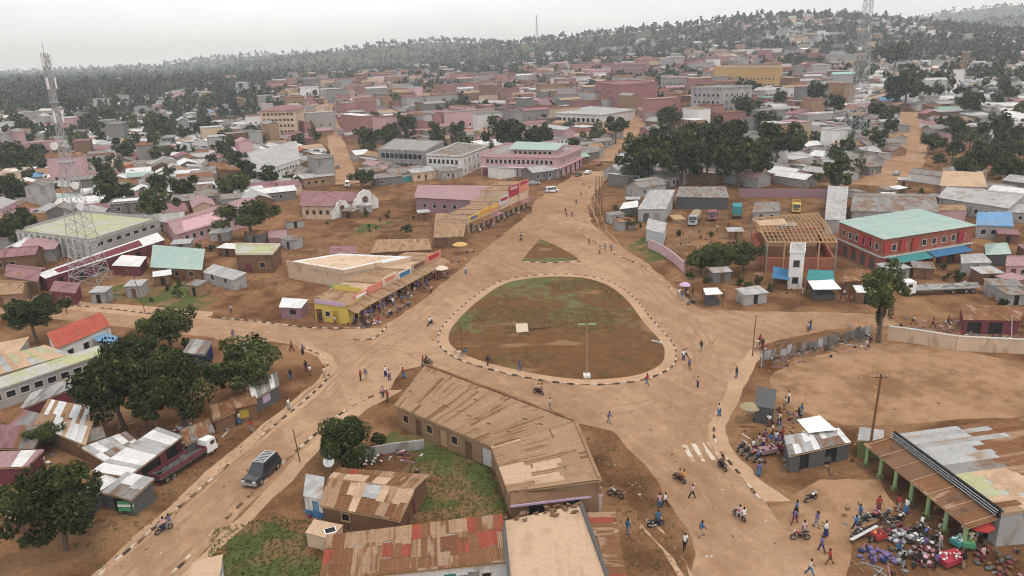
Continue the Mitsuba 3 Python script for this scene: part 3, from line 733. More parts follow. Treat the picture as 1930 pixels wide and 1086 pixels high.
# ---------------------------------------------------------------- left side
bld('red_roofed_house', 'house with a bright brick red tin roof behind the trees at the left', Q(3.7, (108, 656, 3.2), (207, 614, 3.2), (188, 590, 4.2)), 'mono', wall='plaster_white', over=.2, rows=2, sheets=['red_tin'], feats=grid(0, 3, 1))
t_ = thing('tarpaulin', 'blue tarpaulin spread beside the red roofed house', 'tarpaulin'); put(t_, None, mesh_of(hull(np.vstack([np.array(Q(2.4, (176, 640), (226, 660), (222, 634), (172, 622))), np.array(Q(2.2, (176, 640), (226, 660), (222, 634), (172, 622)))]))), 'sky_blue')
bld('tan_roofed_house', 'house with a dusty tan slab roof at the left edge', [at(-30, 676, 3.1), at(34, 662, 3.1), at(52, 636, 3.6), at(-30, 652, 3.6)], 'mono', wall='plaster_grey', roof='dust_slab', over=.2, feats=grid(0, 2, 1))
bld('lime_edged_house', 'long house with tan and lime stained roof and a pale ridge at the left edge', [at(-40, 716, 3.0), at(130, 668, 3.0), at(84, 652, 3.9), at(-40, 684, 3.9)], 'mono', wall='plaster_grey', over=.2, rows=2, sheets=['dust_slab', 'lime_slab', 'dust_slab', 'zinc'], feats=grid(0, 4, 1))
k_, P_ = bld('boundary_building', 'long grey block with a pale concrete roof edge below the lime stained roof', Q(3.0, (-40, 745), (190, 668), (184, 652), (-40, 724)), 'flat', wall='plaster_grey', roof='lime_slab', over=.15, thick=.25, feats=grid(0, 8, 1, 1.2, 1.0, 1.2))
bld('zinc_shed', 'grey zinc shed below the long grey block at the left', [at(38, 772, 2.2), at(150, 726, 2.2), at(190, 690, 2.6), at(60, 742, 2.6)], 'mono', wall='maroon', over=.2, rows=2, sheets=['zinc', 'zinc', 'zinc_old', 'zinc'])
bld('striped_shed', 'shed with tan striped and whitish sheets under the left trees', [at(66, 800, 2.3), at(160, 838, 2.3), at(182, 772, 2.7), at(92, 754, 2.7)], 'mono', wall='plaster_brown', over=.2, rows=2, sheets=['rust_tan', 'rust_tan', 'zinc_bright', 'dust_slab'], pick=pk((0, .35, .5, 1, 'zinc_bright', .8)))
bld('long_zinc_shed', 'long smooth grey zinc roofed shed beside the parked flatbed lorry', [at(240, 897, 2.4), at(340, 823, 2.4), at(297, 807, 2.8), at(178, 887, 2.8)], 'mono', wall='maroon', over=.2, rows=1, sheets=['zinc', 'zinc', 'zinc', 'zinc_bright'], feats=[('door', 0, .4, 3, 0, 2.0, 'black'), ('door', 0, .8, 2, 0, 2.0, 'black')])
bld('patched_zinc_shed', 'patched bright zinc shed behind the long zinc roofed shed', [at(205, 872, 2.1), at(262, 838, 2.1), at(236, 816, 2.4), at(158, 844, 2.4)], 'mono', wall='brown', over=.2, rows=2, sheets=['zinc_bright', 'zinc', 'zinc_old', 'zinc_bright'])
bld('strip_roof_shed', 'narrow zinc lean-to in front of the long zinc roofed shed', [at(162, 942, 2.0), at(226, 900, 2.0), at(206, 892, 2.4), at(152, 925, 2.4)], 'mono', wall='dark_grey', over=.15, rows=1, sheets=['zinc', 'zinc_bright', 'zinc'])
bld('corner_kiosk', 'zinc kiosk at the near end of the left stalls with a green sign', [at(197, 927, 2.1), at(246, 940, 2.1), at(286, 904, 2.5), at(238, 893, 2.5)], 'mono', wall='dark_grey', over=.2, rows=2, sheets=['zinc', 'zinc_bright', 'zinc', 'zinc_old'], feats=[('door', 0, .5, 1.6, 0, 1.8, 'black')])
bld('left_edge_shed', 'low pale zinc shed at the far left edge behind the big tree', [at(-30, 882, 2.2), at(50, 878, 2.2), at(78, 850, 2.5), at(-30, 855, 2.5)], 'mono', wall='maroon', over=.2, rows=1, sheets=['zinc', 'zinc_bright', 'pink_tin'])
bld('left_edge_shed', 'dark maroon roofed shack at the far left edge', [at(-30, 842, 2.0), at(60, 846, 2.0), at(84, 806, 2.3), at(-30, 800, 2.3)], 'mono', wall='brown', over=.2, rows=1, sheets=['maroon_tin', 'rust_dark', 'zinc_old'])
bld('tree_kiosk', 'mud walled kiosk with a mustard panel under the left trees', Q(2.3, (440, 770), (482, 760), (476, 735), (436, 742)), 'mono', wall='plaster_brown', roof='rust_dark', over=.2, feats=[('door', 0, .4, 1.4, .6, 1.2, 'mustard')])
bld('tree_kiosk', 'pale grey tin kiosk at the street corner under the left trees', [at(478, 752, 2.2), at(525, 725, 2.2), at(520, 703, 2.5), at(470, 726, 2.5)], 'mono', wall='dark_grey', over=.2, rows=1, sheets=['zinc', 'zinc_bright', 'zinc_old'], feats=[('door', 0, .5, 1.6, .7, 1.1, 'lilac')])
bld('navy_kiosk', 'navy walled kiosk with a grey tin top at the road edge between the trees', [at(345, 665, 2.3), at(385, 668, 2.3), at(398, 644, 2.6), at(362, 640, 2.6)], 'mono', wall='navy', over=.15, rows=1, sheets=['zinc_old', 'zinc'])

# ---------------------------------------------------------------- behind the left street
k_, P_ = bld('warehouse', 'pale concrete warehouse with lime stained flat roof behind the left lattice mast', Q(4.8, (30, 437), (170, 455), (300, 414), (158, 400)), 'flat', wall='plaster_grey', roof='lime_slab', over=.2, thick=.2, feats=grid(1, 7, 1, 1.9, 1.0, 3.0), parapet=.6)
for i in range(12):
    p_ = P_[0] + (P_[1] - P_[0]) * (i + .5) / 12; put(k_, 'column', box(p_[0], p_[1] - .3, 2.4, .5, .7, 4.8), 'pale_grey')
bld('strip_roof', 'very long white zinc strip roof in front of the concrete warehouse', [at(86, 524, 2.9), at(309, 452, 2.9), at(296, 439, 3.3), at(72, 516, 3.3)], 'mono', wall='maroon', roof='zinc_bright', over=.2, feats=[('door', 0, .1 + .16 * i, 1.4, 0, 2.1, 'black') for i in range(6)])
bld('pink_long_building', 'long pink walled school block with a dull pink tin roof', Q(3.3, (333, 441), (492, 398), (470, 370), (310, 418)), 'gable', 1.3, wall='plaster_pink', roof='pink_tin', over=.5, feats=grid(0, 11, 1, 1.1, 1.2, 1.1))
bld('teal_roofed_house', 'small house with a grey and teal hipped roof by the left grass', Q(2.8, (286, 503), (378, 508), (384, 470), (290, 462)), 'hip', 1.3, wall='plaster_brown', roof='green_tin', over=.4, feats=grid(0, 3, 1))
bld('white_roofed_shed', 'little white zinc shed beside the left lattice mast', [at(212, 500, 2.3), at(262, 502, 2.3), at(275, 484, 2.6), at(230, 481, 2.6)], 'mono', wall='maroon', roof='zinc_bright', over=.2, feats=[('door', 0, .5, 1.0, 0, 1.9, 'brown')])
bld('zinc_roofed_house', 'low zinc roofed house at the edge of the left grass', [at(384, 512, 2.4), at(440, 527, 2.4), at(462, 515, 3.0), at(402, 499, 3.0)], 'mono', wall='plaster_grey', roof='zinc', over=.3, feats=grid(0, 2, 1))
bld('box_house', 'brown box shaped house with lime and tan flat roof on the open ground', Q(4.2, (446, 480), (512, 480), (528, 462), (443, 461)), 'flat', wall='plaster_brown', roof='lime_slab', over=.2, feats=[('door', 0, .3, 1.4, 0, 2.2, 'maroon'), ('window', 0, .7, 1.2, 1.2, 1.2)], parapet=.4, pmat='cream')
bld('low_hut', 'small lilac tin hut under the spreading tree on the open ground', [at(506, 448, 1.8), at(540, 448, 1.8), at(540, 434, 2.1), at(508, 434, 2.1)], 'mono', wall='purple_wall', roof='pink_tin', over=.1)

# church like house with two white shaped gables
k_, P_ = bld('gabled_house', 'old house with a maroon hipped roof and two white shaped gables', Q(4.0, (568, 388), (626, 388), (664, 362), (570, 360)), 'hip', 2.2, wall='plaster_cream', roof='maroon_tin', over=.5, feats=grid(0, 4, 1, 1.0, 1.3, 1.4))
for (a, b, hh, sc) in (((625, 414), (664, 403), 5.0, 1), ((664, 404), (712, 391), 6.6, 1)):
    A, B = at(*a), at(*b); L = np.linalg.norm(B - A)
    out = [(0, 0), (L, 0), (L, hh * .45), (L * .93, hh * .5), (L * .9, hh * .62), (L * .78, hh * .7), (L * .7, hh * .9), (L * .5, hh), (L * .3, hh * .9), (L * .22, hh * .7), (L * .1, hh * .62), (L * .07, hh * .5), (0, hh * .45)]
    pg = Polygon(out).difference(Polygon([(L * .38, hh * .3), (L * .62, hh * .3), (L * .62, hh * .62), (L * .5, hh * .7), (L * .38, hh * .62)]))
    m = trimesh.creation.extrude_polygon(pg, .4, engine='earcut'); ang = math.atan2(*(B - A)[[1, 0]])
    M = np.array([[math.cos(ang), 0, math.sin(ang), A[0]], [math.sin(ang), 0, -math.cos(ang), A[1]], [0, 1, 0, 0], [0, 0, 0, 1]]); m.apply_transform(M); m.fix_normals()
    put(k_, 'gable', m, 'plaster_white')
    e = (B - A) / L; o = np.array([-e[1], e[0], 0]); back = hull([p + o * q + [0, 0, z] for p in (A + e * .4, B - e * .4) for q in (.45, 6) for z in (0, hh * .55)] + [(A + B) / 2 + o * q + [0, 0, hh * .8] for q in (.45, 6)])
    put(k_, 'wing', mesh_of(back), 'maroon_tin')

# purple roofed hall behind the shops, and the coloured shop fronts
bld('purple_roofed_hall', 'low wide hall with a flat dusty purple pink roof behind the coloured shops', Q(4.4, (783, 372), (912, 378), (962, 351), (790, 349)), 'hip', .9, wall='purple_wall', roof='pink_tin', over=.5, feats=grid(0, 6, 1, 1.2, 1.2, 1.4))
bld('brown_shed', 'plain brown flat roofed store beside the coloured shops', Q(2.6, (818, 448), (872, 446), (882, 404), (822, 402)), 'flat', wall='plaster_brown', roof='rust_tan', over=.2)


def shop(label, a, b, hh, depth, front, roof='rust_tan', trim=None, sign=None, aw='rust_dark', group=None, wall='plaster_cream', awn=2.2, cat_='shop'):
    """A shop whose street front runs from ground pixel a to ground pixel b, with a coloured parapet front."""
    A, B = at(*a), at(*b); e = (B - A) / np.linalg.norm(B - A); o = np.array([e[1], -e[0], 0]); L = np.linalg.norm(B - A)
    up = lambda p, z: np.array([p[0], p[1], z])
    key, P = bld('shop', label, [up(A, hh - .8), up(B, hh - .8), up(B - o * depth, hh - 1.2), up(A - o * depth, hh - 1.2)], 'mono', wall=wall, roof=roof, over=.12, cat_=cat_, group=group,
                 feats=[('door', 0, (i + .5) / max(1, int(L / 2.4)), 1.5, 0, 2.1, RNG.choice(['black', 'brown', 'dark_grey', 'maroon'])) for i in range(max(1, int(L / 2.4)))])
    ph = 1.3 + .45 * max(0, hh - 4.2); put(key, 'parapet', bar(up(A + e * .05 + o * .1, hh - ph / 2), up(B - e * .05 + o * .1, hh - ph / 2), .2, ph), front)
    put(key, 'front_band', bar(up(A + e * .05 + o * .08, 2.5), up(B - e * .05 + o * .08, 2.5), .16, .5), front)
    if sign: put(key, 'signboard', bar(up(A + e * L * .15 + o * .26, hh - .65), up(B - e * L * .15 + o * .26, hh - .65), .08, .8), sign)
    if awn: lean(key, [up(A + o * awn, 2.15), up(B + o * awn, 2.15), up(B + o * .22, 2.75), up(A + o * .22, 2.75)], aw, max(2, int(L / 2.5)))
    return key


F0, F1 = np.array([884, 440.]), np.array([997, 388.])
for i, (lab, m, s_, hh) in enumerate((('yellow fronted shop, nearest of the coloured row', 'yellow', 'violet', 4.4), ('yellow ochre fronted shop, second of the coloured row', 'yellow', 'orange', 4.8), ('orange fronted shop in the coloured row', 'orange', 'yellow', 5.0), ('white fronted shop in the coloured row', 'dirty_white', 'crimson', 6.0),
                                     ('crimson fronted shop in the coloured row', 'crimson', 'pink', 8.0), ('red orange fronted shop at the far end of the coloured row', 'salmon', 'crimson', 8.4))):
    shop(lab, F0 + (F1 - F0) * i / 6, F0 + (F1 - F0) * (i + .96) / 6, hh, 9, m, 'rust_tan', sign=s_, aw=('brown', 'rust_dark', 'maroon_tin')[i % 3], awn=1.8)
# the nearer shop row along the road
R0, R1 = np.array([668, 598.]), np.array([832, 508.])
rows_ = (('shop with a salmon and white parapet, next to the yellow corner shop', 'salmon', 'white'), ('shop with a salmon parapet under a tan awning, third from the corner', 'salmon', None), ('cream fronted shop in the middle of the near row', 'cream', 'salmon'), ('shop with a blue end panel in the near row', 'cream', 'blue'),
         ('brown fronted shop in the near row', 'tan', 'brown'), ('salmon red fronted shop at the far end of the near row', 'salmon', 'red'))
for i, (lab, m, s_) in enumerate(rows_):
    shop(lab, R0 + (R1 - R0) * i / 6, R0 + (R1 - R0) * (i + .97) / 6, 4.0 + .25 * (i % 3), 8.5, m, ('rust_tan', 'dust_slab', 'rust_tan')[i % 3], sign=s_, aw='rust_tan', awn=2.6)
k_, P_ = bld('corner_shop', 'mustard yellow shop on the street corner with a patched tan roof', Q(3.3, (592, 571), (655, 578), (692, 552), (628, 546)), 'flat', wall='yellow', roof='rust_tan', over=.15, cat_='shop', feats=[('door', 0, .12, 1.3, 0, 2.2, 'brown'), ('door', 0, .62, 1.2, 0, 2.2, 'mustard'), ('window', 0, .38, 1.0, 1.0, 1.0), ('door', 1, .4, 1.6, 0, 2.2, 'black')])
put(k_, 'signboard', bar(P_[0] + [.2, -.1, .35], P_[1] + [-.6, -.1, .35], .12, .7), 'lilac'); put(k_, 'signboard', bar(P_[3] + [.2, -.1, .5], P_[2] + [-1, -.1, .5], .12, .9), 'yellow'); put(k_, 'signboard', bar(P_[3] + [-.6, .6, .5], (P_[3] + P_[2]) / 2 + [0, .6, .5], .12, .9), 'pale_green')
lean(k_, [P_[1] + (P_[1] - P_[0]) / 12 * 3.2 + [0, 0, -1.1], P_[2] + (P_[1] - P_[0]) / 12 * 3.2 + [0, 0, -1.1], P_[2] + [0, 0, -.4], P_[1] + [0, 0, -.4]], 'rust_tan', 4)
k_, P_ = bld('parapet_building', 'long cream walled building with bright zinc roof behind the near shops', [at(541, 494, 3.6), at(648, 512, 3.6), at(775, 484, 4.3), at(640, 478, 4.3)], 'mono', wall='plaster_cream', roof='zinc_bright', over=.05)
put(k_, 'parapet', bar(P_[0] + [0, -.1, -.1], P_[1] + [0, -.1, -.1], .25, .9), 'plaster_cream'); put(k_, 'parapet', bar(P_[1] + [0, -.1, -.1], P_[1] * .45 + P_[2] * .55 + [0, -.1, -.1], .25, .9), 'plaster_cream')
bld('tin_store', 'brown tin store with thin poles behind the near shops', [at(700, 476, 2.6), at(812, 470, 2.6), at(806, 450, 3.2), at(712, 452, 3.2)], 'mono', wall='plaster_brown', roof='rust_tan', over=.2)
bld('tin_store', 'dark plum walled shack behind the cream walled building', Q(2.4, (622, 478), (672, 478), (668, 464), (624, 464)), 'mono', wall='deep_pink', roof='maroon_tin', over=.2)
bld('cart_kiosk', 'small white topped kiosk left of the yellow corner shop', [at(528, 578, 2.2), at(566, 580, 2.2), at(578, 565, 2.4), at(534, 562, 2.4)], 'mono', wall='purple_wall', roof='zinc_bright', over=.25, feats=[('door', 0, .6, 1.2, .8, .9, 'black')])

# ---------------------------------------------------------------- right side, near
k_, P_ = bld('green_roofed_building', 'two storey brick red building under a wide pale green roof', Q(7.2, (1667, 450), (1836, 424), (1731, 394), (1583, 417)), 'hip', 1.0, wall='plaster_red', roof='green_tin', over=.5,
             feats=grid(0, 8, 2, 1.2, 1.3, 1.0, 3.4, first=1) + grid(3, 6, 2, 1.2, 1.3, 1.0, 3.4, first=1) + [('door', 0, .08 + .14 * i, 2.0, 0, 2.5, m) for i, m in enumerate(('black', 'dark_grey', 'green', 'black', 'maroon', 'black', 'dark_grey'))] + [('door', 3, .2 + .2 * i, 1.8, 0, 2.4, 'dark_grey') for i in range(4)])
ledge(k_, P_, 3.35, .5, .25, 'pale_grey', (0, 3), 'balcony')
for s, t, m in ((0, .03, 'red'), (0, .2, 'red'), (0, .33, 'red'), (0, .85, 'crimson'), (3, .55, 'red'), (3, .7, 'crimson')):
    a, b = P_[s], P_[(s + 1) % 4]; e = (b - a) / np.linalg.norm(b - a); o = np.array([e[1], -e[0], 0]); c = a + (b - a) * t + o * .3; c[2] = 5.3
    put(k_, 'painted_panel', bar(c - e * .8, c + e * .8, .1, 2.4), m)
for a, b, m in (((.05, .45), 0, 'teal'), ((.47, .9), 0, 'blue')):
    p0, p1 = P_[0] + (P_[1] - P_[0]) * a[0], P_[0] + (P_[1] - P_[0]) * a[1]; e = (p1 - p0) / np.linalg.norm(p1 - p0); o = np.array([e[1], -e[0], 0])
    q_ = [p0 + o * 2.6, p1 + o * 2.6, p1 + o * .5, p0 + o * .5]; q_ = [np.array([x[0], x[1], z]) for x, z in zip(q_, (2.5, 2.5, 3.2, 3.2))]
    put(k_, 'awning', slab(q_, .05)[0], m)
    for x in q_[:2]: put(k_, 'post', cyl(x[0], x[1], 0, 2.45, .06, 6), 'ochre')

# unfinished building with a bare timber roof frame
k_ = thing('unfinished_building', 'unfinished building with a bare timber roof frame', 'building')
FR = Q(6.3, (1447, 457), (1578, 457), (1540, 402), (1418, 412)); rg0, rg1 = (FR[0] + FR[3]) / 2 + [0, 0, .7], (FR[1] + FR[2]) / 2 + [0, 0, .7]
put(k_, 'wall', mesh_of(hull(np.vstack([FR * [1, 1, 0] + [0, 0, z] for z in (-.1, 3.0)]) * [1, 1, 1]) - hull(np.vstack([((FR - FR.mean(0)) * .95 + FR.mean(0)) * [1, 1, 0] + [0, 0, z] for z in (.2, 4)]))), 'plaster_red')
for i in range(17):
    t = i / 16
    for a, b, r in ((FR[0], FR[1], 0), (FR[3], FR[2], 1)):
        put(k_, 'rafter', bar(a + (b - a) * t, rg0 + (rg1 - rg0) * t, .12, .16), 'timber')
for i in range(6):
    t = i / 5
    for a, b in ((FR[0], FR[1]), (FR[3], FR[2])): put(k_, 'purlin', bar(a * (1 - t) + rg0 * t + [0, 0, .14], b * (1 - t) + rg1 * t + [0, 0, .14], .09), 'timber')
for i in range(5):
    for a, b in ((FR[0], FR[1]), (FR[3], FR[2])):
        p = a + (b - a) * i / 4; put(k_, 'post', box(p[0], p[1], p[2] / 2, .25, .25, p[2]), 'timber' if i % 2 else 'concrete')
for a, b in ((FR[0], FR[1]), (FR[1], FR[2]), (FR[2], FR[3]), (FR[3], FR[0])): put(k_, 'wall_plate', bar(a, b, .2), 'timber')
mm, uv = slab([FR[3] * .6 + rg0 * .4 + [0, 0, .2], FR[3] * .6 + rg0 * .4 + (FR[2] - FR[3]) * .42 + [0, 0, .2], rg0 + (rg1 - rg0) * .42 + [0, 0, .2], rg0 + [0, 0, .2]], .04); put(k_, 'roof_sheet', mm, 'dust_slab', uv=uv)
put(k_, 'brick_room', mesh_of(hull(np.vstack([(FR - FR.mean(0)) * [.8, .5, 0] + FR.mean(0) * [1, 1, 0] + [0, 1, z] for z in (0, 3.6)]))), 'plaster_brown')
bld('stair_tower', 'narrow white and grey tower of rooms in front of the timber roof frame', Q(7.0, (1489, 478), (1517, 478), (1518, 460), (1491, 460)), 'flat', wall='plaster_white', roof='zinc', over=.05, feats=grid(0, 1, 2, 1.2, 1.4, 1.0, 3.3), parapet=.3)
for lab, px_, m in (('blue tarpaulin stall under the timber roof frame', ((1455, 524), (1488, 528), (1490, 508), (1458, 502)), 'blue'), ('teal tarpaulin stall at the right of the timber roof frame', ((1520, 527), (1574, 530), (1570, 510), (1524, 508)), 'teal')):
    t_ = thing('tarpaulin_stall', lab, 'stall'); q_ = [at(*px_[0], 2.2), at(*px_[1], 2.2), at(*px_[2], 2.9), at(*px_[3], 2.9)]
    put(t_, 'tarpaulin', slab(q_, .04)[0], m); put(t_, 'counter', mesh_of(hull(np.vstack([np.array(q_) * [1, 1, 0] + [0, .6, z] for z in (0, .9)]))), 'brown')
    for a in q_: put(t_, 'post', cyl(a[0], a[1], 0, a[2], .05, 6), 'timber')
for lab, px_, m in (('white cloth canopy over a dark stall right of the teal tarpaulin', ((1533, 546), (1586, 545), (1570, 527), (1522, 529)), 'white'), ('small white topped stall by the road right of the island', ((1330, 556), (1363, 554), (1352, 542), (1325, 543)), 'white')):
    t_ = thing('canopy_stall', lab, 'stall'); q_ = Q(2.4, *px_); top = q_.mean(0) + [0, 0, .5]
    v = np.vstack([q_, [top], q_ - [0, 0, .06], [top - [0, 0, .06]]]); f = [[0, 1, 4], [1, 2, 4], [2, 3, 4], [3, 0, 4], [6, 5, 9], [7, 6, 9], [8, 7, 9], [5, 8, 9]]
    put(t_, 'canopy', (v, np.array(f)), m); put(t_, 'counter', mesh_of(hull(np.vstack([(q_ - q_.mean(0)) * [.8, .7, 0] + q_.mean(0) * [1, 1, 0] + [0, .3, z] for z in (0, 1.0)]))), 'dark_grey')
    for a in q_: put(t_, 'post', cyl(a[0], a[1], 0, a[2], .045, 6), 'black')

bld('yard_shed', 'steep grey zinc roofed shed at the left of the lorry yard', [at(1203, 394, 3.6), at(1254, 394, 3.6), at(1271, 358, 5.0), at(1226, 358, 5.0)], 'mono', wall='plaster_grey', roof='zinc', over=.2, feats=[('door', 0, .3, 1.5, 0, 2.4, 'dark_grey'), ('door', 0, .7, 1.5, 0, 2.4, 'grey')])
bld('yard_shed', 'long grey tin shelter at the back of the lorry yard', [at(1275, 371, 3.6), at(1372, 372, 3.6), at(1366, 352, 4.6), at(1282, 352, 4.6)], 'mono', wall='dark_grey', roof='zinc_old', over=.3)
bld('yard_shed', 'tin fronted hut at the gate of the lorry yard', [at(1218, 432, 3.0), at(1250, 440, 3.0), at(1256, 420, 3.4), at(1222, 412, 3.4)], 'mono', wall='tin_grey', roof='zinc', over=.15)
bld('yard_shed', 'small white zinc lean-to beside the steep zinc shed', [at(1168, 394, 2.6), at(1202, 390, 2.6), at(1202, 378, 3.1), at(1176, 382, 3.1)], 'mono', wall='dark_grey', roof='zinc_bright', over=.15)


def fence_wall(name, label, px, h, w, m, coping=None):
    key = thing(name, label, 'wall')
    pts = [at(*p) for p in px]
    for a, b in zip(pts[:-1], pts[1:]):
        a, b = a.copy(), b.copy(); a[2] += h / 2 - .1; b[2] += h / 2 - .1
        put(key, 'wall_panel', bar(a, b, w, h + .2), m)
        if coping: put(key, 'coping', bar(a + [0, 0, h / 2 + .05], b + [0, 0, h / 2 + .05], w + .12, .1), coping)
    return key


fence_wall('compound_wall', 'pinkish white compound wall beside the road to the lorry yard', [(1222, 468), (1245, 478), (1268, 494), (1290, 514)], 2.2, .25, 'plaster_pink', 'plaster_grey')
fence_wall('compound_wall', 'low dull pink brick wall at the back of the lorry yard', [(1392, 372), (1450, 372), (1510, 372), (1562, 374)], 2.6, .3, 'purple_wall')
fence_wall('yard_wall', 'pale stone wall along the upper side of the bare yard', [(1672, 640), (1730, 648), (1800, 660), (1870, 664), (1950, 668)], 2.3, .35, 'plaster_cream', 'dirty_white')
for i in range(170):
    t = RNG.random(); a, b = at(1690, 622), at(1945, 652); p = a + (b - a) * t + [RNG.normal(0, .5), RNG.uniform(-1.5, 2.5), 0]
    if i == 0: kr = thing('rubble', 'heaped grey rubble and debris along the pale stone wall', 'rubble', kind='stuff'); ms_ = []
    ms_.append(mesh_of(hull(RNG.normal(0, 1, (10, 3)) * RNG.uniform(.1, .32) * [1, 1, .7] + p)))
put(kr, None, cat(ms_), 'stone_grey')
bank = []
for i in range(420):
    t = RNG.random(); a, b, c = at(1440, 676), at(1560, 650), at(1645, 622)
    p = (a * (1 - 2 * t) + b * 2 * t if t < .5 else b * (2 - 2 * t) + c * (2 * t - 1)) + [RNG.normal(0, .7), RNG.normal(0, 1.3), RNG.uniform(.05, .4)]
    bank.append(mesh_of(hull(RNG.normal(0, 1, (9, 3)) * RNG.uniform(.05, .17) * [1, 1, .7] + p)))
kr = thing('rubble', 'long bank of grey stones and litter at the upper left of the bare yard', 'rubble', kind='stuff'); put(kr, None, cat(bank), 'stone_grey')
bld('roadside_hut', 'brown timber hut with open frame above the pale stone wall', Q(2.4, (1818, 602), (1920, 604), (1930, 578), (1812, 574)), 'mono', wall='maroon', roof='rust_dark', over=.2, feats=[('door', 0, .2, 2, 0, 1.9, 'black'), ('door', 0, .6, 2, 0, 1.9, 'black')])
bld('right_hut', 'small grey tin hut right of the green roofed building', [at(1814, 496, 2.6), at(1868, 494, 2.6), at(1852, 478, 3.2), at(1812, 480, 3.2)], 'mono', wall='plaster_grey', roof='zinc', over=.2, feats=[('door', 0, .5, 1.2, 0, 2, 'black')])
bld('right_hut', 'small hut with a pale green hipped roof at the right edge', Q(2.6, (1860, 480), (1904, 478), (1896, 458), (1858, 460)), 'hip', 1.2, wall='dark_grey', roof='green_tin', over=.3)
bld('blue_roofed_house', 'house with a light blue tin roof right of the green roofed building', [at(1842, 424, 3.2), at(1908, 426, 3.2), at(1904, 400, 4.0), at(1844, 400, 4.0)], 'mono', wall='plaster_grey', roof='blue_tin', over=.3, feats=grid(0, 3, 1))
bld('long_roof_house', 'long grey roofed workshop with a white ridge behind the timber roof frame', Q(3.6, (1606, 398), (1768, 398), (1752, 366), (1612, 364)), 'gable', 1.4, wall='plaster_grey', roof='zinc_old', over=.4, feats=grid(0, 7, 1))
bld('long_roof_house', 'wide grey tin roofed workshop at the right edge', Q(3.8, (1770, 372), (1900, 392), (1950, 366), (1800, 352)), 'gable', 1.5, wall='plaster_grey', roof='zinc', over=.4, feats=grid(0, 6, 1))
bld('tan_roofed_hall', 'pink walled hall with a dusty tan roof at the right', Q(4.5, (1774, 350), (1858, 352), (1850, 324), (1780, 322)), 'hip', 1.2, wall='plaster_pink', roof='dust_slab', over=.4, feats=grid(0, 5, 1))
bld('grey_box_house', 'grey windowless tin box beside the timber roof frame', [at(1556, 414, 3.6), at(1592, 414, 3.6), at(1598, 352, 4.2), at(1562, 350, 4.2)], 'mono', wall='plaster_grey', roof='zinc', over=.2)
bld('brown_house', 'tan and pink low house behind the green roofed building', Q(3.4, (1764, 396), (1822, 396), (1816, 386), (1768, 386)), 'flat', wall='plaster_pink', roof='rust_tan', over=.2)

for lab, q, w, sh in (('low rusty shack between the striped shed and the left edge', ((0, 792, 2.0), (62, 812, 2.0), (88, 786, 2.4), (30, 770, 2.4)), 'brown', ['rust_dark', 'maroon_tin', 'zinc_old']), ('small shack with maroon and grey sheets behind the patched zinc shed', ((150, 838, 2.0), (196, 824, 2.0), (190, 806, 2.3), (150, 816, 2.3)), 'maroon', ['maroon_tin', 'zinc_old', 'pink_tin']),
                      ('dark shack under the trees behind the parked flatbed lorry', ((352, 836, 2.1), (402, 812, 2.1), (392, 792, 2.4), (344, 812, 2.4)), 'dark_grey', ['zinc_old', 'rust_dark', 'maroon_tin']), ('rusty shack behind the mud walled kiosk', ((404, 790, 2.1), (440, 776, 2.1), (432, 756, 2.4), (398, 766, 2.4)), 'plaster_brown', ['rust_dark', 'rust_tan'])):
    bld('shack', lab, [at(*x) for x in q], 'mono', wall=w, over=.2, rows=1, sheets=sh)
for lab, q, w, rf, kd in (('low maroon roofed house at the left of the lattice mast', ((10, 520), (70, 530), (85, 505), (20, 498)), 'plaster_mud', 'maroon_tin', 'gable'), ('tan roofed hut at the left edge below the long white strip roof', ((-20, 556), (40, 552), (52, 530), (-20, 528)), 'plaster_mud', 'rust_tan', 'gable'), ('small plum walled hut below the long white strip roof', ((96, 548), (140, 552), (150, 534), (104, 530)), 'maroon', 'maroon_tin', 'mono'),
                          ('low brown shelter right of the timber roof frame', ((1592, 530), (1640, 528), (1636, 508), (1594, 510)), 'plaster_brown', 'rust_dark', 'mono'), ('small pink hut at the far right edge', ((1898, 500), (1945, 500), (1940, 484), (1900, 484)), 'plaster_pink', 'pink_tin', 'gable'), ('grey tin house behind the blue roofed house', ((1880, 398), (1945, 402), (1940, 384), (1884, 380)), 'plaster_grey', 'zinc', 'gable'),
                          ('long low maroon roofed house behind the pink school block', ((262, 402), (352, 398), (348, 382), (270, 384)), 'plaster_mud', 'maroon_tin', 'hip'), ('grey tin workshop between the timber roof frame and the lorry yard', ((1420, 400), (1470, 398), (1466, 380), (1424, 382)), 'plaster_grey', 'zinc_old', 'mono')):
    bld('small_house', lab, Q(2.7, *q), kd, 1.0, wall=w, roof=rf, over=.3, feats=[('door', 0, .3, 1.0, 0, 2.0, 'brown'), ('window', 0, .7, .9, .9, .9)])

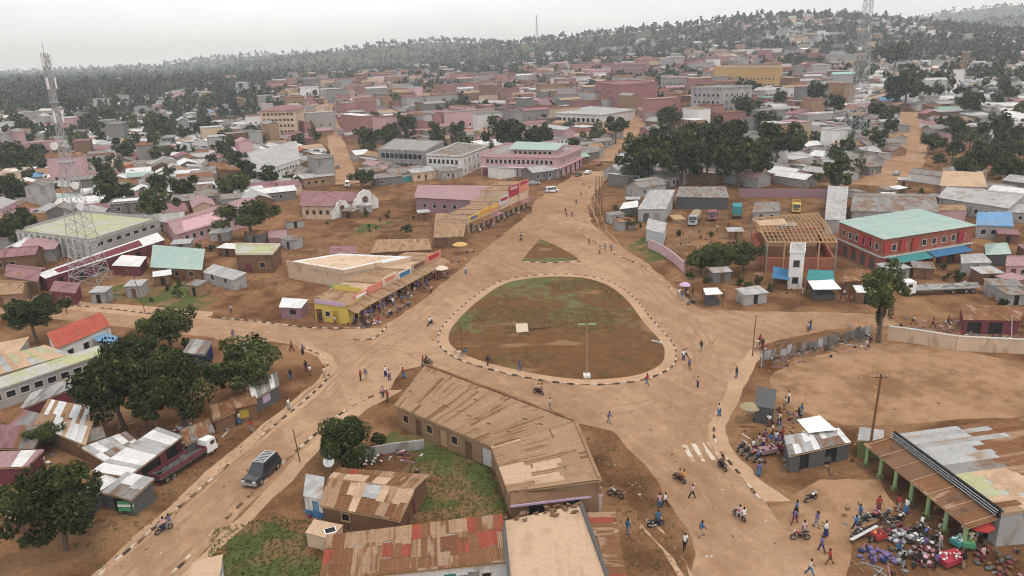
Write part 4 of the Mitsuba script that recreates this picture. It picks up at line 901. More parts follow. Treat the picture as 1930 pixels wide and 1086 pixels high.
k_ = thing('scrap_fence', 'crooked fence of weathered grey tin panels along the upper left of the bare yard', 'fence'); fl_ = [at(*q) for q in ((1432, 700), (1440, 680), (1500, 664), (1560, 652), (1600, 640), (1640, 630))]
for a, b in zip(fl_[:-1], fl_[1:]):
    n_ = max(2, int(np.linalg.norm(b - a) / .95))
    for i in range(n_):
        if RNG.random() < .1: continue
        h_ = RNG.uniform(.9, 1.9); p0, p1 = a + (b - a) * (i + .02) / n_, a + (b - a) * (i + 1.04) / n_; j_ = RNG.normal(0, .07, 2)
        v_ = np.array([[p0[0], p0[1] + j_[0], -.1], [p1[0], p1[1] + j_[1], -.1], [p1[0] + RNG.normal(0, .06), p1[1] + j_[1] + RNG.normal(0, .12), h_ * RNG.uniform(.92, 1.05)], [p0[0], p0[1] + j_[0] + RNG.normal(0, .12), h_]])
        m_, uv_ = slab(v_, .03); put(k_, 'panel', m_, str(RNG.choice(['zinc_old', 'stone_grey', 'zinc_old', 'plaster_brown', 'zinc'])), uv=uv_)
        if i % 2 == 0: put(k_, 'post', bar((p0[0], p0[1] + .1, -.1), (p0[0], p0[1] + .12, h_ + .1), .08), 'brown')


# ================================================================ landmark buildings further off
k_, P_ = bld('pink_corner_building', 'two storey pink building on the street corner with a white railed upper floor', Q(7.6, (906, 294), (1052, 297), (1096, 279), (952, 273)), 'flat', wall='plaster_pink', roof='concrete', over=.35, thick=.25,
             feats=grid(0, 15, 2, 1.1, 1.6, .9, 3.9, first=1) + grid(1, 9, 2, 1.0, 1.6, .9, 3.9, first=1) + [('door', 0, .05 + .1 * i, 2.2, 0, 2.8, m) for i, m in enumerate(('maroon', 'black', 'deep_pink', 'black', 'dark_grey', 'white', 'maroon', 'black', 'dark_grey', 'maroon'))] + [('door', 1, .12 + .2 * i, 2.0, 0, 2.8, 'black') for i in range(5)], parapet=1.0, pmat='pink')
for z in (3.6, 7.5): ledge(k_, P_, z, .7 if z < 5 else .45, .3, 'pink', (0, 1), 'balcony')
bld('', '', Q(10.2, (962, 281), (1046, 283), (1062, 270), (975, 267)), 'hip', 1.3, wall='plaster_pink', roof='green_tin', over=.8, base=7.4, key=k_, feats=grid(0, 8, 1, 1.2, 1.1, 1.0))
bld('white_corner_building', 'white two storey building with railed balconies left of the pink corner building', Q(7.6, (803, 293), (868, 296), (922, 275), (862, 270)), 'flat', wall='plaster_white', roof='zinc_old', over=.4, thick=.25, feats=grid(0, 7, 2, 1.3, 1.7, .8, 3.8) + grid(1, 6, 2, 1.2, 1.4, 1.0, 3.8), parapet=.5)
ledge(k_, P_, 3.6, .9, .3, 'white', (0,), 'balcony')
bld('concrete_frame_building', 'bare grey concrete building with open window holes left of the white building', Q(8.0, (712, 282), (800, 286), (836, 267), (745, 262)), 'flat', wall='concrete', roof='concrete', over=.3, thick=.3, feats=grid(0, 9, 2, 2.2, 2.2, .7, 3.9, m='black') + grid(1, 5, 2, 2.0, 2.2, .7, 3.9, m='black'), parapet=.4)
fence_wall('hoarding', 'green and white hoarding below the bare concrete building', [(720, 348), (755, 346), (790, 338)], 2.4, .2, 'teal', 'white')
bld('grandstand', 'grey roofed hall with a tall pale curved front at the left', [at(486, 324, 6.5), at(564, 300, 6.5), at(558, 266, 9.5), at(468, 288, 9.5)], 'mono', wall='plaster_white', roof='zinc', over=.6, feats=grid(0, 12, 2, 1.4, 1.0, 1.0, 2.9))
bld('apartment_block', 'beige five storey block with a maroon roof up the left street', Q(17, (489, 210), (556, 208), (574, 200)), 'hip', 2.2, wall='plaster_cream', roof='maroon_tin', over=.8, feats=grid(0, 8, 5, 1.5, 1.4, 1.1, 3.3) + grid(1, 5, 5, 1.5, 1.4, 1.1, 3.3))
bld('red_block', 'big dull red five storey block with a blank side wall in the town centre', Q(17, (1121, 160), (1168, 165), (1240, 153)), 'flat', wall='deep_pink', roof='maroon_tin', over=.3, feats=grid(0, 7, 5, 1.6, 1.5, 1.1, 3.3), parapet=.8)
bld('pink_striped_block', 'dull pink and ochre block behind the big red block', Q(14, (1152, 124), (1217, 124), (1222, 116)), 'flat', wall='purple_wall', roof='pink_tin', over=.3, feats=grid(0, 9, 4, 1.7, 1.3, 1.1, 3.3, m='ochre') , parapet=.6)
bld('pink_striped_block', 'low pink walled block left of the big red block', Q(9, (1090, 134), (1150, 136), (1156, 128)), 'flat', wall='plaster_pink', roof='pink_tin', over=.3, feats=grid(0, 8, 2, 1.6, 1.4, 1.1, 3.6))
k_, P_ = bld('terrace_building', 'white columned terrace building with a wide pale roof in front of the red block', Q(7.0, (1046, 218), (1137, 219), (1197, 201), (1112, 198)), 'flat', wall='plaster_white', roof='zinc', over=.7, thick=.4, feats=grid(0, 9, 2, 2.2, 2.2, .5, 3.5, m='black'))
ledge(k_, P_, 3.3, 1.0, .3, 'white', (0,), 'balcony')
bld('ochre_block', 'long ochre yellow three storey block on the rise', Q(17, (1345, 131), (1471, 131), (1475, 123)), 'flat', wall='ochre', roof='zinc_old', over=.3, feats=grid(0, 16, 3, 1.5, 1.3, 1.6, 4.1), parapet=.8)
bld('grey_block', 'pale grey five storey block with dark windows behind the dark trees', Q(19, (1303, 168), (1362, 170), (1418, 161)), 'flat', wall='plaster_grey', roof='concrete', over=.4, feats=grid(0, 6, 5, 1.4, 1.5, 1.1, 3.6) + grid(1, 5, 5, 1.4, 1.5, 1.1, 3.6), parapet=.7)
bld('white_block', 'white two storey block right of the grey five storey block', Q(8, (1421, 172), (1468, 172), (1474, 164)), 'flat', wall='plaster_white', roof='zinc', over=.3, feats=grid(0, 6, 2, 1.2, 1.3, 1.1, 3.6), parapet=.4)
for lab, a, b, c, hh, w_ in (('grey three storey block at the far right of the ochre block', (1296, 122), (1340, 122), (1346, 116), 11, 'plaster_grey'), ('long pale grey block below the hill with the masts', (1390, 96), (1470, 94), (1476, 90), 10, 'plaster_white'), ('grey block with dark window rows right of the big red block', (1246, 150), (1292, 148), (1298, 141), 12, 'concrete'),
                             ('pale block at the far middle under the skyline', (1130, 92), (1190, 91), (1194, 87), 9, 'plaster_grey'), ('maroon fronted block on the rise at the right', (1500, 104), (1552, 103), (1556, 98), 9, 'deep_pink'), ('grey flat roofed block behind the left street', (596, 172), (640, 170), (648, 164), 9, 'plaster_grey'),
                             ('cream block up the left street behind the beige block', (596, 205), (612, 203), (620, 196), 10, 'plaster_cream'), ('red brown terrace in the middle of the market roofs', (880, 196), (960, 198), (970, 188), 6, 'deep_pink'), ('second red brown terrace among the market roofs', (984, 192), (1044, 192), (1050, 184), 6, 'purple_wall')):
    bld('far_block', lab, Q(hh, a, b, c), 'flat', wall=w_, roof=RNG.choice(['zinc', 'zinc_old', 'pink_tin', 'concrete']), over=.3, feats=grid(0, 8, max(1, int(hh / 3.4)), 1.5, 1.3, 1.1, 3.4), parapet=.5)


# ================================================================ lattice masts
def mast(label, base, H, wb, wt, knee=.3, levels=26, band=('painted_steel_white', 'painted_steel_white'), bar_w=.16, gear=True, simple=False):
    key = thing('lattice_mast', label, 'mast')
    z0 = float(terr(base[0], base[1]))
    width = lambda t: wb + (wt - wb) * min(1, t / (1 - knee)) ** .8
    zs = [z0 + H * (i / levels) for i in range(levels + 1)]
    cor = [[np.array([base[0] + sx * width(i / levels) / 2, base[1] + sy * width(i / levels) / 2, z]) for sx, sy in ((-1, -1), (1, -1), (1, 1), (-1, 1))] for i, z in enumerate(zs)]
    for c in range(4):
        put(key, 'leg', cat([bar(cor[i][c], cor[i + 1][c], bar_w) for i in range(levels)]), 'galvanised')
    for i in range(levels):
        ms = []
        for c in range(4):
            a, b, d, e = cor[i][c], cor[i][(c + 1) % 4], cor[i + 1][c], cor[i + 1][(c + 1) % 4]
            ms += [bar(a, e, bar_w * .6), bar(b, d, bar_w * .6), bar(d, e, bar_w * .6)]
        put(key, 'lattice_section', cat(ms), band[(i // 3) % 2])
    top = z0 + H
    put(key, 'lightning_rod', cyl(base[0], base[1], top, top + 2, .05, 6), 'galvanised')
    if gear:
        for t in (.97, .88, .74):
            w = width(t); z = z0 + H * t
            for a in range(3):
                th = a * 2.094 + .6; put(key, 'panel_antenna', box(base[0] + (w / 2 + .5) * math.cos(th), base[1] + (w / 2 + .5) * math.sin(th), z, .3, .3, 2.2, th), 'white')
        for t, s in ((.62, -1), (.45, 1), (.36, 1)):
            w = width(t); p = np.array([base[0] + s * (w / 2 + .5), base[1] - w / 2, z0 + H * t])
            put(key, 'dish_antenna', tube([p, p + [0, -.15, 0], p + [0, -.5, 0]], [.2, .75, .8], 16), 'white')
        for t in (.55, .8): w = width(t) + .8; put(key, 'platform', box(base[0], base[1], z0 + H * t, w, w, .12), 'galvanised')
    return key


mast('tall grey steel lattice mast at the left beside the concrete warehouse', at(172, 532), 47, 6.2, .9, .3, 22, bar_w=.12)
mast('tall grey steel lattice mast with dishes at the right behind the tin roofs', at(1607, 283), 68, 8.2, 2.6, .1, 16, bar_w=.2)
for lab, p_, H in (('thin mast on the right hilltop, leftmost of three', (1420, 34), 60), ('thin mast on the right hilltop, middle of three', (1443, 32), 60), ('thin mast on the right hilltop, rightmost of three', (1460, 31), 55), ('thin mast on the middle skyline', (1012, 82), 55)):
    b = at(*p_); mast(lab, b, H * np.linalg.norm(b) / 1600, 5, 2.0, .2, 10, bar_w=.7, gear=False)

# ================================================================ trees
def px_tree(label, x, y, r, base, kind, v=0, group=None, sz=1.0, name='tree', cat_='tree'):
    """A tree whose crown shows at pixel (x, y) with radius r and whose foot is at row base."""
    p = at(x, base)
    for _ in range(3):
        d = np.linalg.norm(p - EYE); R = r * d / FPX; cz = max((base - y) * d / FPX / math.cos(PITCH + .08), R * sz * .55)
        p = at(x + (x - proj(p + [0, 0, cz])[0]), base) if _ == 0 else p
    return tree(label, p, R, 0, kind, v, group, cat_, name, sz=sz, cz=cz)


for lab, x, y, r, b, kd, v, sz in (('tall dark tree in front of the left shacks, nearest the camera of the left trees', 100, 952, 80, 1036, 'big', 0, 1.0), ('big dark tree behind the long zinc shed, leftmost of the left street trees', 222, 738, 76, 812, 'big', 1, 1.1), ('big dark tree in the middle of the left street trees', 332, 722, 70, 806, 'big', 2, 1.15),
                                   ('wide green tree at the street corner over the mud kiosk', 452, 694, 72, 752, 'lush', 0, .9), ('feathery pale green tree beside the left street', 314, 614, 52, 660, 'lush', 1, 1.0), ('dark tree behind the red roofed house', 58, 600, 52, 646, 'big', 3, .7), ('dark tree left of the feathery tree by the street', 262, 660, 42, 700, 'big', 0, .9),
                                   ('dense dark green tree in the court beside the road', 654, 828, 66, 880, 'big', 2, .9), ('wide spreading flat topped tree on the open ground', 470, 412, 60, 452, 'lush', 2, .62), ('green tree over the wall left of the timber frame, left of three', 1322, 486, 40, 516, 'lush', 0, .95), ('green tree over the wall left of the timber frame, middle of three', 1368, 484, 44, 516, 'lush', 1, .9),
                                   ('green tree over the wall left of the timber frame, right of three', 1404, 484, 34, 514, 'lush', 2, 1.0), ('bright green bushy tree at the foot of the left far street', 682, 335, 27, 356, 'midl', 0, .9), ('slim pale green tree beside the left far street', 614, 305, 11, 330, 'midl', 1, 2.0), ('small dark shrub on the open ground behind the shops', 768, 432, 16, 446, 'midl', 2, .8),
                                   ('low shrub beside the far footpath', 1185, 420, 20, 432, 'midl', 3, .6), ('green tree over the maroon shack at the left edge', 84, 820, 30, 850, 'lush', 1, .9), ('dark tree behind the red roofed house at the street, right one', 185, 700, 34, 740, 'lush', 3, .9), ('dark green tree nearest the striped shed', 272, 772, 38, 822, 'big', 1, .9)):
    px_tree(lab, x, y, r, b, kd, v, sz=sz)
# slim tall tree with a dark creeper clad trunk at the corner of the yard
p_ = at(1655, 645); d_ = np.linalg.norm(p_ - EYE)
tk = thing('tree', 'tall tree with a dark creeper clad trunk at the corner of the bare yard', 'tree')
m_, c_ = crown_mesh(1.0, 5500, .07, 77, LIGHT, 20, 1.35); scene_c = mikit.ply(m_, 'leaf', False, color=c_)
put(tk, 'crown', scene_c, None, tw=T().translate([p_[0] + .4, p_[1], 9.4]).scale([3.5, 3.5, 3.3]))
m_, c_ = crown_mesh(1.0, 4000, .08, 78, DARK, 18, 3.2); put(tk, 'creeper', mikit.ply(m_, 'leaf', False, color=c_), None, tw=T().translate([p_[0] + .1, p_[1], 4.4]).scale([1.5, 1.5, 1.4]))
put(tk, 'trunk', trunk_mesh(9.0, .35, 2.5, 5), 'bark', 40, tw=T().translate([p_[0], p_[1], 0]))
MID_TREES = [(955, 258, 46, 300), (1160, 240, 26, 272), (1222, 292, 50, 348), (1285, 298, 58, 352), (1198, 318, 40, 352), (1338, 292, 52, 350), (1396, 304, 54, 352), (1250, 262, 38, 306), (1378, 262, 44, 312), (1462, 270, 48, 322), (1300, 262, 38, 312), (1430, 300, 40, 345), (1015, 262, 34, 296), (1440, 232, 28, 262), (1405, 205, 26, 240), (1470, 186, 17, 210), (1540, 182, 20, 215), (1260, 222, 27, 250), (1692, 112, 27, 150), (1712, 166, 36, 205),
             (1772, 160, 24, 186), (1832, 200, 24, 226), (1800, 240, 20, 262), (200, 350, 28, 378), (218, 378, 36, 402), (350, 355, 28, 380), (300, 246, 28, 270), (420, 282, 24, 304), (765, 236, 24, 262), (865, 242, 18, 260), (704, 222, 14, 240), (130, 206, 16, 236), (206, 222, 18, 240), (232, 282, 24, 304), (8, 356, 24, 384), (10, 392, 22, 412), (380, 246, 22, 264), (1120, 256, 26, 275), (1580, 330, 40, 356), (445, 350, 36, 380), (300, 350, 26, 376), (1010, 262, 22, 285), (1760, 272, 22, 290), (1650, 210, 20, 232), (1885, 250, 26, 276), (150, 270, 18, 290), (60, 300, 18, 316), (545, 340, 18, 356), (1575, 200, 20, 228), (1900, 180, 18, 200), (1340, 250, 22, 278), (1680, 240, 18, 262)]
LM = [('pink corner building', at(980, 332)), ('left lattice mast', at(172, 532)), ('right lattice mast', at(1607, 283)), ('white gabled house', at(640, 400)), ('concrete warehouse', at(165, 440)), ('beige apartment block', at(520, 262)), ('big red block', at(1170, 215)), ('lorry yard', at(1320, 380)), ('ochre block', at(1405, 165)),
      ('grey five storey block', at(1350, 236)), ('grandstand hall', at(520, 335)), ('white terrace building', at(1100, 240)), ('green roofed building', at(1700, 480)), ('reddish far right track', at(1715, 250)), ('bare concrete building', at(765, 335)), ('tan roofed hall', at(1815, 350))]
for n_, x_, y_ in (('white minibus on the far street', 655, 352), ('purple roofed hall', 870, 375), ('small triangular island', 1040, 480), ('three pole group', 1128, 405), ('pink school block', 400, 420), ('spreading tree', 470, 450), ('teal roofed house', 335, 500), ('pale strip roof', 190, 500), ('dull pink brick wall', 1480, 372), ('long grey workshop', 1690, 385), ('right edge workshop', 1850, 375), ('blue roofed house', 1874, 415), ('main road bend', 1170, 275),
                  ('top of the far street', 620, 195), ('cream far block', 604, 207), ('striped pink block', 1185, 140), ('white two storey block', 1445, 190), ('red brown terrace', 920, 205), ('hill with the masts', 1440, 60), ('upper end of the far right track', 1708, 215), ('left frame edge', 10, 300), ('left frame edge farther up', 10, 220), ('right frame edge', 1920, 300), ('right frame edge farther up', 1920, 200), ('maroon fronted block', 1526, 115), ('grey flat roofed block', 618, 180), ('street left of centre', 640, 250), ('dark tree mass', 1280, 330), ('hidden lane by the mast foot', 1560, 300), ('far left woods', 200, 200), ('middle of the market roofs', 800, 230), ('green roofed house row', 1400, 340), ('open slope at far right', 1820, 260)):
    LM.append((n_, at(x_, y_)))
ORD = ['nearest', 'second nearest', 'third nearest', 'fourth nearest', 'fifth nearest', 'sixth nearest', 'seventh nearest', 'eighth nearest', 'ninth nearest', 'tenth nearest', 'eleventh nearest', 'twelfth nearest', 'thirteenth nearest', 'fourteenth nearest']


def name_by_landmark(items):
    """items: (key, look, place): labels that single each out by its look and its rank from the nearest landmark."""
    sets = {}
    for key, look, p in items:
        d = [np.linalg.norm(np.asarray(p)[:2] - q[:2]) for _, q in LM]; k = int(np.argmin(d)); sets.setdefault((look, k), []).append((d[k], key))
    for (look, k), v in sets.items():
        for i, (_, key) in enumerate(sorted(v)):
            labels[key]['label'] = f'{look}, {ORD[i]} to the {LM[k][0]}' if i < len(ORD) else f'{look}, number {i + 1} in distance from the {LM[k][0]}'


tree_items = []
TREES_AT = []
for i, (x, y, r, b) in enumerate(MID_TREES):
    light = i in (37, 38, 39, 45)
    key = px_tree('', x, y, r, b, 'midl' if light else 'mid', i % 4, group='trees among the houses', sz=1.35 if i in (31, 16, 26) else 1.0)
    tree_items.append((key, ('bushy mid green tree' if light else 'big dark green tree'), at(x, b))); FOOT.append(Point(at(x, b)[:2]).buffer(2.5))

# ================================================================ the town of tin roofed houses
BX = np.array([-200, 0, 60, 80, 215, 310, 430, 520, 560, 700, 720, 890, 1060, 1130, 1168, 1178, 1290, 1400, 1570, 1600, 1800, 1930, 2150])
BY = np.array([550, 552, 545, 505, 470, 450, 398, 398, 352, 345, 350, 331, 345, 300, 330, 380, 352, 352, 350, 352, 352, 395, 400])
blocked = shapely.union_all([f for f in FOOT] + [r.buffer(8) for r in FAR_ROADS] + [road_poly.buffer(4)])
shapely.prepare(blocked)
cand = []
gen = np.random.default_rng(21)
step = 9.6
for gy_ in np.arange(150, 1500, step):
    for gx_ in np.arange(-0.78 * gy_ - 60, .78 * gy_ + 60, step):
        p = np.array([gx_ + gen.uniform(-2.6, 2.6), gy_ + gen.uniform(-2.6, 2.6)])
        u = gen.random(6); z = float(terr(*p))
        x, y = proj([p[0], p[1], z])
        if not (-60 < x < 1990) or y > np.interp(x, BX, BY): continue
        if blocked.contains(Point(p)): continue
        dens = .5 + .22 * math.sin(p[0] * .031 + 1.3 * math.sin(p[1] * .017)) + .22 * math.sin(p[1] * .027 + 1.7 * math.sin(p[0] * .013) + 2)
        far = max(0, (p[1] - 850) / 800)
        if p[0] < -.25 * p[1] - 40: far = max(0, (p[1] - 560) / 420)
        if dens < .22 + .3 * far or u[0] < .05 + .35 * far:
            cand.append(('tree', p, z, x, y, u)) if u[1] < .5 else None
        else: cand.append(('house', p, z, x, y, u))
        if cand and u[2] < (.10 if abs(p[0] - .05 * p[1]) < .38 * p[1] else .22): cand.append(('tree', p + [gen.uniform(-7, 7), gen.uniform(-7, 7)], z, x, y, gen.random(6)))
ROOFS = ['zinc', 'zinc_old', 'zinc_bright', 'rust_tan', 'rust_dark', 'maroon_tin', 'pink_tin', 'red_tin', 'green_tin', 'blue_tin']
RP = np.cumsum([.27, .32, .13, .06, .08, .06, .035, .012, .013, .013])
ROOF_LOOK = dict(zinc='grey zinc', zinc_old='dark tin', zinc_bright='pale tin', rust_tan='tan tin', rust_dark='rusty tin', maroon_tin='maroon tin', pink_tin='pink tin', red_tin='red tin', green_tin='green tin', blue_tin='blue tin')
ROOF_RGB = dict(zinc=(.36, .36, .36), zinc_old=(.23, .22, .21), zinc_bright=(.56, .56, .55), rust_tan=(.34, .24, .16), rust_dark=(.19, .10, .06), maroon_tin=(.23, .12, .13), pink_tin=(.34, .21, .22), red_tin=(.36, .10, .08), green_tin=(.26, .42, .37), blue_tin=(.14, .26, .42))
WALLS = ['plaster_mud', 'plaster_grey', 'plaster_cream', 'plaster_brown', 'plaster_pink', 'plaster_white', 'stone_grey', 'concrete', 'dull_red']
WALL_LOOK = ['tan', 'grey', 'cream', 'dark-brown', 'pink', 'white', 'dark-grey', 'concrete', 'dull-red']
WALL_RGB = [(.28, .18, .11), (.34, .33, .32), (.5, .38, .27), (.18, .11, .07), (.5, .32, .33), (.6, .58, .56), (.17, .165, .16), (.28, .27, .26), (.31, .16, .145)]


def house_form(p, z, u, y):
    ang = .55 * math.sin(p[0] * .006 + 2 * math.sin(p[1] * .003)) + .12 * u[2] + (math.pi / 2 if u[3] < .5 else 0)
    L, W = 6.5 + 6 * u[4], 5 + 3.6 * u[5]
    if u[1] < .12: L *= 1.7
    hh = 2.6 + .7 * u[2] / .2 if u[2] < .2 else 2.7 + .8 * u[2]
    cen = float(sst(.42, .28, abs(p[0] / p[1] - .06))) * float(sst(330, 420, p[1]) * sst(1250, 950, p[1]))
    big = u[0] > .93 - .22 * cen; L *= 1 + .8 * cen * u[3]
    if big: hh = 6.4 + 3.2 * (u[4] > .55) + 3.2 * (u[4] > .86)
    c, s = math.cos(ang), math.sin(ang)
    P = np.array([[p[0] + a * L / 2 * c - b * W / 2 * s, p[1] + a * L / 2 * s + b * W / 2 * c, z + hh] for a, b in ((-1, -1), (1, -1), (1, 1), (-1, 1))])
    kind = 'flat' if big and u[5] > .4 else ('gable' if u[3] * 7 % 1 < .62 else 'mono')
    rise = .16 * W + .3
    if kind == 'mono': P[2:, 2] += .13 * W
    q_ = (u[4] * 13.7 + u[5] * 3.1) % 1 * .985
    if cen > .5 and (u[3] * 17.3) % 1 < .5: q_ = .73 + .225 * q_
    return P, kind, rise, ROOFS[int(np.searchsorted(RP, q_))], 8 if cen > .4 and (u[5] * 29.3) % 1 < .36 else (1, 0, 6, 2, 1, 3, 4, 5, 6, 7, 1, 7)[int((u[3] * 31.7 + u[1]) % 1 * 12)], L, big


houses = sorted([c for c in cand if c[0] == 'house'], key=lambda c: c[1][1])
seen = [c for c in houses if -20 < c[3] < 1950]
near, rest = seen[:290], seen[290:]
items = []
for n, (_, p, z, x, y, u) in enumerate(near):
    P, kind, rise, rf, wi, L, big = house_form(p, z, u, y)
    ft = grid(0, max(2, int(L / 3)), 2 if big else 1, 1.1, 1.2, .95, 3.1) if n < 160 or big else []
    if n < 160: ft = ft[:-1] + [('door', 0, .5, .95, 0, 2.0, RNG.choice(['brown', 'maroon', 'blue', 'dark_grey', 'timber']))]
    look = ('long ' if L > 15 else 'small ' if L < 8 else '') + ('two-storey ' if big else '') + f'{WALL_LOOK[wi]} house under {ROOF_LOOK[rf]}'
    key, _ = bld('house', '', P, kind, rise, wall=WALLS[wi], roof=rf, over=.35, group='tin roofed houses of the town', cat_='house', feats=ft, parapet=.4 if kind == 'flat' else 0)
    items.append((key, look, p))
name_by_landmark(items)
# the far houses past the nearest three hundred
V_, F_, C_, k = [], [], [], 0
for _, p, z, x, y, u in rest:
    P, kind, rise, rf, wi, L, big = house_form(p, z, u, y)
    low = P.copy(); low[:, 2] = z - 1.2
    tone = gen.uniform(.8, 1.2); wc, rc = np.array(WALL_RGB[wi]) * tone, np.array(ROOF_RGB[rf]) * gen.uniform(.75, 1.25)
    V_.append(np.vstack([low, P])); F_.append(np.array([[0, 1, 5, 4], [1, 2, 6, 5], [2, 3, 7, 6], [3, 0, 4, 7]]) + k); C_.append(np.tile(wc, (8, 1))); k += 8
    planes, _r = roof_planes(P, kind, rise, .35)
    if kind == 'gable':
        r0, r1 = (P[0] + P[3]) / 2 + [0, 0, rise], (P[1] + P[2]) / 2 + [0, 0, rise]
        V_.append(np.array([P[0], P[3], r0, P[1], P[2], r1]) - [0, 0, .03]); F_.append(np.array([[0, 1, 2, 2], [3, 4, 5, 5]]) + k); C_.append(np.tile(wc, (6, 1))); k += 6
    for q in planes:
        V_.append(np.vstack([q, q - [0, 0, .12]])); F_.append(np.array([[0, 1, 2, 3], [0, 4, 5, 1], [1, 5, 6, 2], [2, 6, 7, 3], [3, 7, 4, 0], [7, 6, 5, 4]]) + k); C_.append(np.tile(rc, (8, 1))); k += 8
    if big or u[1] > .5:   # dark openings on the side that faces the street
        e = (P[1] - P[0]); e = e / np.linalg.norm(e); o = np.array([e[1], -e[0], 0])
        for s in range(2 if big else 1):
            for t in (.2, .5, .8):
                c = P[0] + (P[1] - P[0]) * t + o * .04; zc = z + 1.6 + 3.2 * s
                b = np.array([c - e * .5, c + e * .5, c + e * .5, c - e * .5]); b[:2, 2] = zc - .6; b[2:, 2] = zc + .6
                V_.append(b); F_.append(np.array([[0, 1, 2, 3]]) + k); C_.append(np.tile((.03, .03, .035), (4, 1))); k += 4
key = thing('distant_house', 'hundreds of far tin roofed houses crowding up to the hills', 'house', kind='stuff')
put(key, None, (np.vstack(V_), np.vstack(F_)), 'paint', False, color=np.vstack(C_))
# small tin sheds and shrubs filling the plots nearer the road
PLOTS = [(ground_poly(q), n, m) for q, n, m in (([(60, 560), (200, 530), (310, 470), (440, 420), (520, 470), (400, 560), (250, 575)], 9, 14), ([(520, 470), (560, 420), (720, 390), (800, 400), (815, 440), (700, 440), (620, 470)], 5, 10), ([(1560, 560), (1700, 500), (1930, 520), (1930, 580), (1700, 590)], 7, 8), ([(1220, 440), (1400, 430), (1560, 440), (1420, 450), (1300, 450)], 2, 6), ([(1150, 400), (1215, 380), (1215, 440), (1160, 430)], 3, 6),
                                           ([(0, 880), (60, 890), (150, 950), (40, 1080), (0, 1080)], 1, 8), ([(1870, 440), (1990, 440), (1990, 520), (1880, 520)], 4, 2), ([(1600, 375), (1930, 420), (1930, 380), (1700, 350)], 6, 3), ([(330, 640), (420, 640), (520, 690), (540, 740), (430, 790), (360, 800)], 1, 8), ([(1290, 520), (1420, 530), (1560, 560), (1420, 575), (1330, 570)], 2, 8), ([(560, 955), (620, 940), (640, 980), (590, 985)], 0, 4))]
shed_items, shrub_items = [], []
KEEP = [ground_poly(q) for q in ([(1680, 580), (1850, 574), (1850, 536), (1680, 542)], [(1280, 440), (1410, 440), (1410, 366), (1290, 366)], [(1480, 410), (1520, 410), (1520, 372), (1480, 372)], [(1315, 565), (1370, 565), (1365, 540), (1318, 540)], [(1500, 560), (1600, 556), (1600, 525), (1500, 528)], [(1262, 425), (1290, 425), (1290, 405), (1262, 405)], [(85, 560), (215, 560), (205, 500), (110, 500)])]
FOOT += KEEP
for pg, n, m in PLOTS:
    x0, y0, x1, y1 = pg.bounds; got = [0, 0]; taken = shapely.union_all([f.buffer(1.5) for f in FOOT if f.distance(pg) < 5] + [road_poly.buffer(2)])
    for _ in range(900):
        p = gen.uniform((x0, y0), (x1, y1)); w = 0 if got[0] < n else 1
        if got[1] >= m: break
        if not pg.contains(Point(p)) or taken.contains(Point(p)): continue
        u = gen.random(6); taken = taken.union(Point(p).buffer(3.2 if w == 0 else 1.2)); got[w] += 1
        if w == 0:
            a_ = gen.uniform(-.5, .5); c_, s_ = math.cos(a_), math.sin(a_); L_, W_ = 2.6 + 2.6 * u[0], 2.2 + 1.4 * u[1]
            P = np.array([[p[0] + i * L_ / 2 * c_ - j * W_ / 2 * s_, p[1] + i * L_ / 2 * s_ + j * W_ / 2 * c_, float(terr(*p)) + 2.0 + .5 * u[2] + .3 * (j > 0)] for i, j in ((-1, -1), (1, -1), (1, 1), (-1, 1))]); rf = ROOFS[int(np.searchsorted(RP, u[3] * .93))]; wi = (0, 3, 1, 6, 7, 3)[int(u[4] * 6)]
            key, _p = bld('tin_shed', '', P, 'mono', wall=WALLS[wi], roof=rf, over=.25, group='small sheds on the plots', cat_='shed', feats=[('door', 0, .5, .9, 0, 1.8, 'black' if u[5] < .5 else 'brown')]); shed_items.append((key, f'small {WALL_LOOK[wi]} shed under {ROOF_LOOK[rf]}', p))
        else:
            R = .5 + .9 * u[0]; key = tree('', p, R, R * 1.5, 'farl' if u[1] < .6 else 'far', int(u[2] * 4), 'shrubs on the plots', 'shrub', 'shrub'); shrub_items.append((key, 'low mid green shrub' if u[1] < .6 else 'low dark green shrub', p))
for n_, x_, y_ in (('yellow corner shop', 625, 590), ('navy kiosk', 370, 665), ('near left tree', 100, 1036), ('box shaped brown house', 480, 500), ('brown store', 850, 445), ('white lorry', 1768, 555), ('timber roof frame', 1500, 500), ('small white canopy stall', 1342, 558), ('lorry yard gate', 1235, 440), ('zinc roofed house', 425, 530), ('cream walled building', 600, 520), ('pale green hipped hut', 1880, 500), ('mud walled kiosk', 460, 770), ('footpath shrub', 1185, 432)):
    LM.append((n_, at(x_, y_)))
name_by_landmark(shed_items); name_by_landmark(shrub_items)
# trees between the houses: the nearest as things, the rest and the hill woods as masses
tcand = sorted([c for c in cand if c[0] == 'tree' and -20 < c[3] < 1950 and not blocked.contains(Point(c[1]))], key=lambda c: c[1][1])
for n, (_, p, z, x, y, u) in enumerate(tcand[:210]):
    R = 2.6 + 4.2 * u[3] ** 1.3; tall = u[4] > .88
    key = tree('', p, R * (.6 if tall else 1), R * (2.6 if tall else 1.9), 'tall' if tall else ('mid' if n < 40 else 'far') + ('l' if u[5] > .78 else ''), n % 5, 'trees among the houses')
    tree_items.append((key, ('slim tall dark tree' if tall else ('bushy mid green tree' if u[5] > .78 else ('very big dark tree' if R > 5.4 else 'big dark green tree' if R > 4.2 else 'middling dark tree' if R > 3.2 else 'small dark green tree'))), p))
name_by_landmark(tree_items)


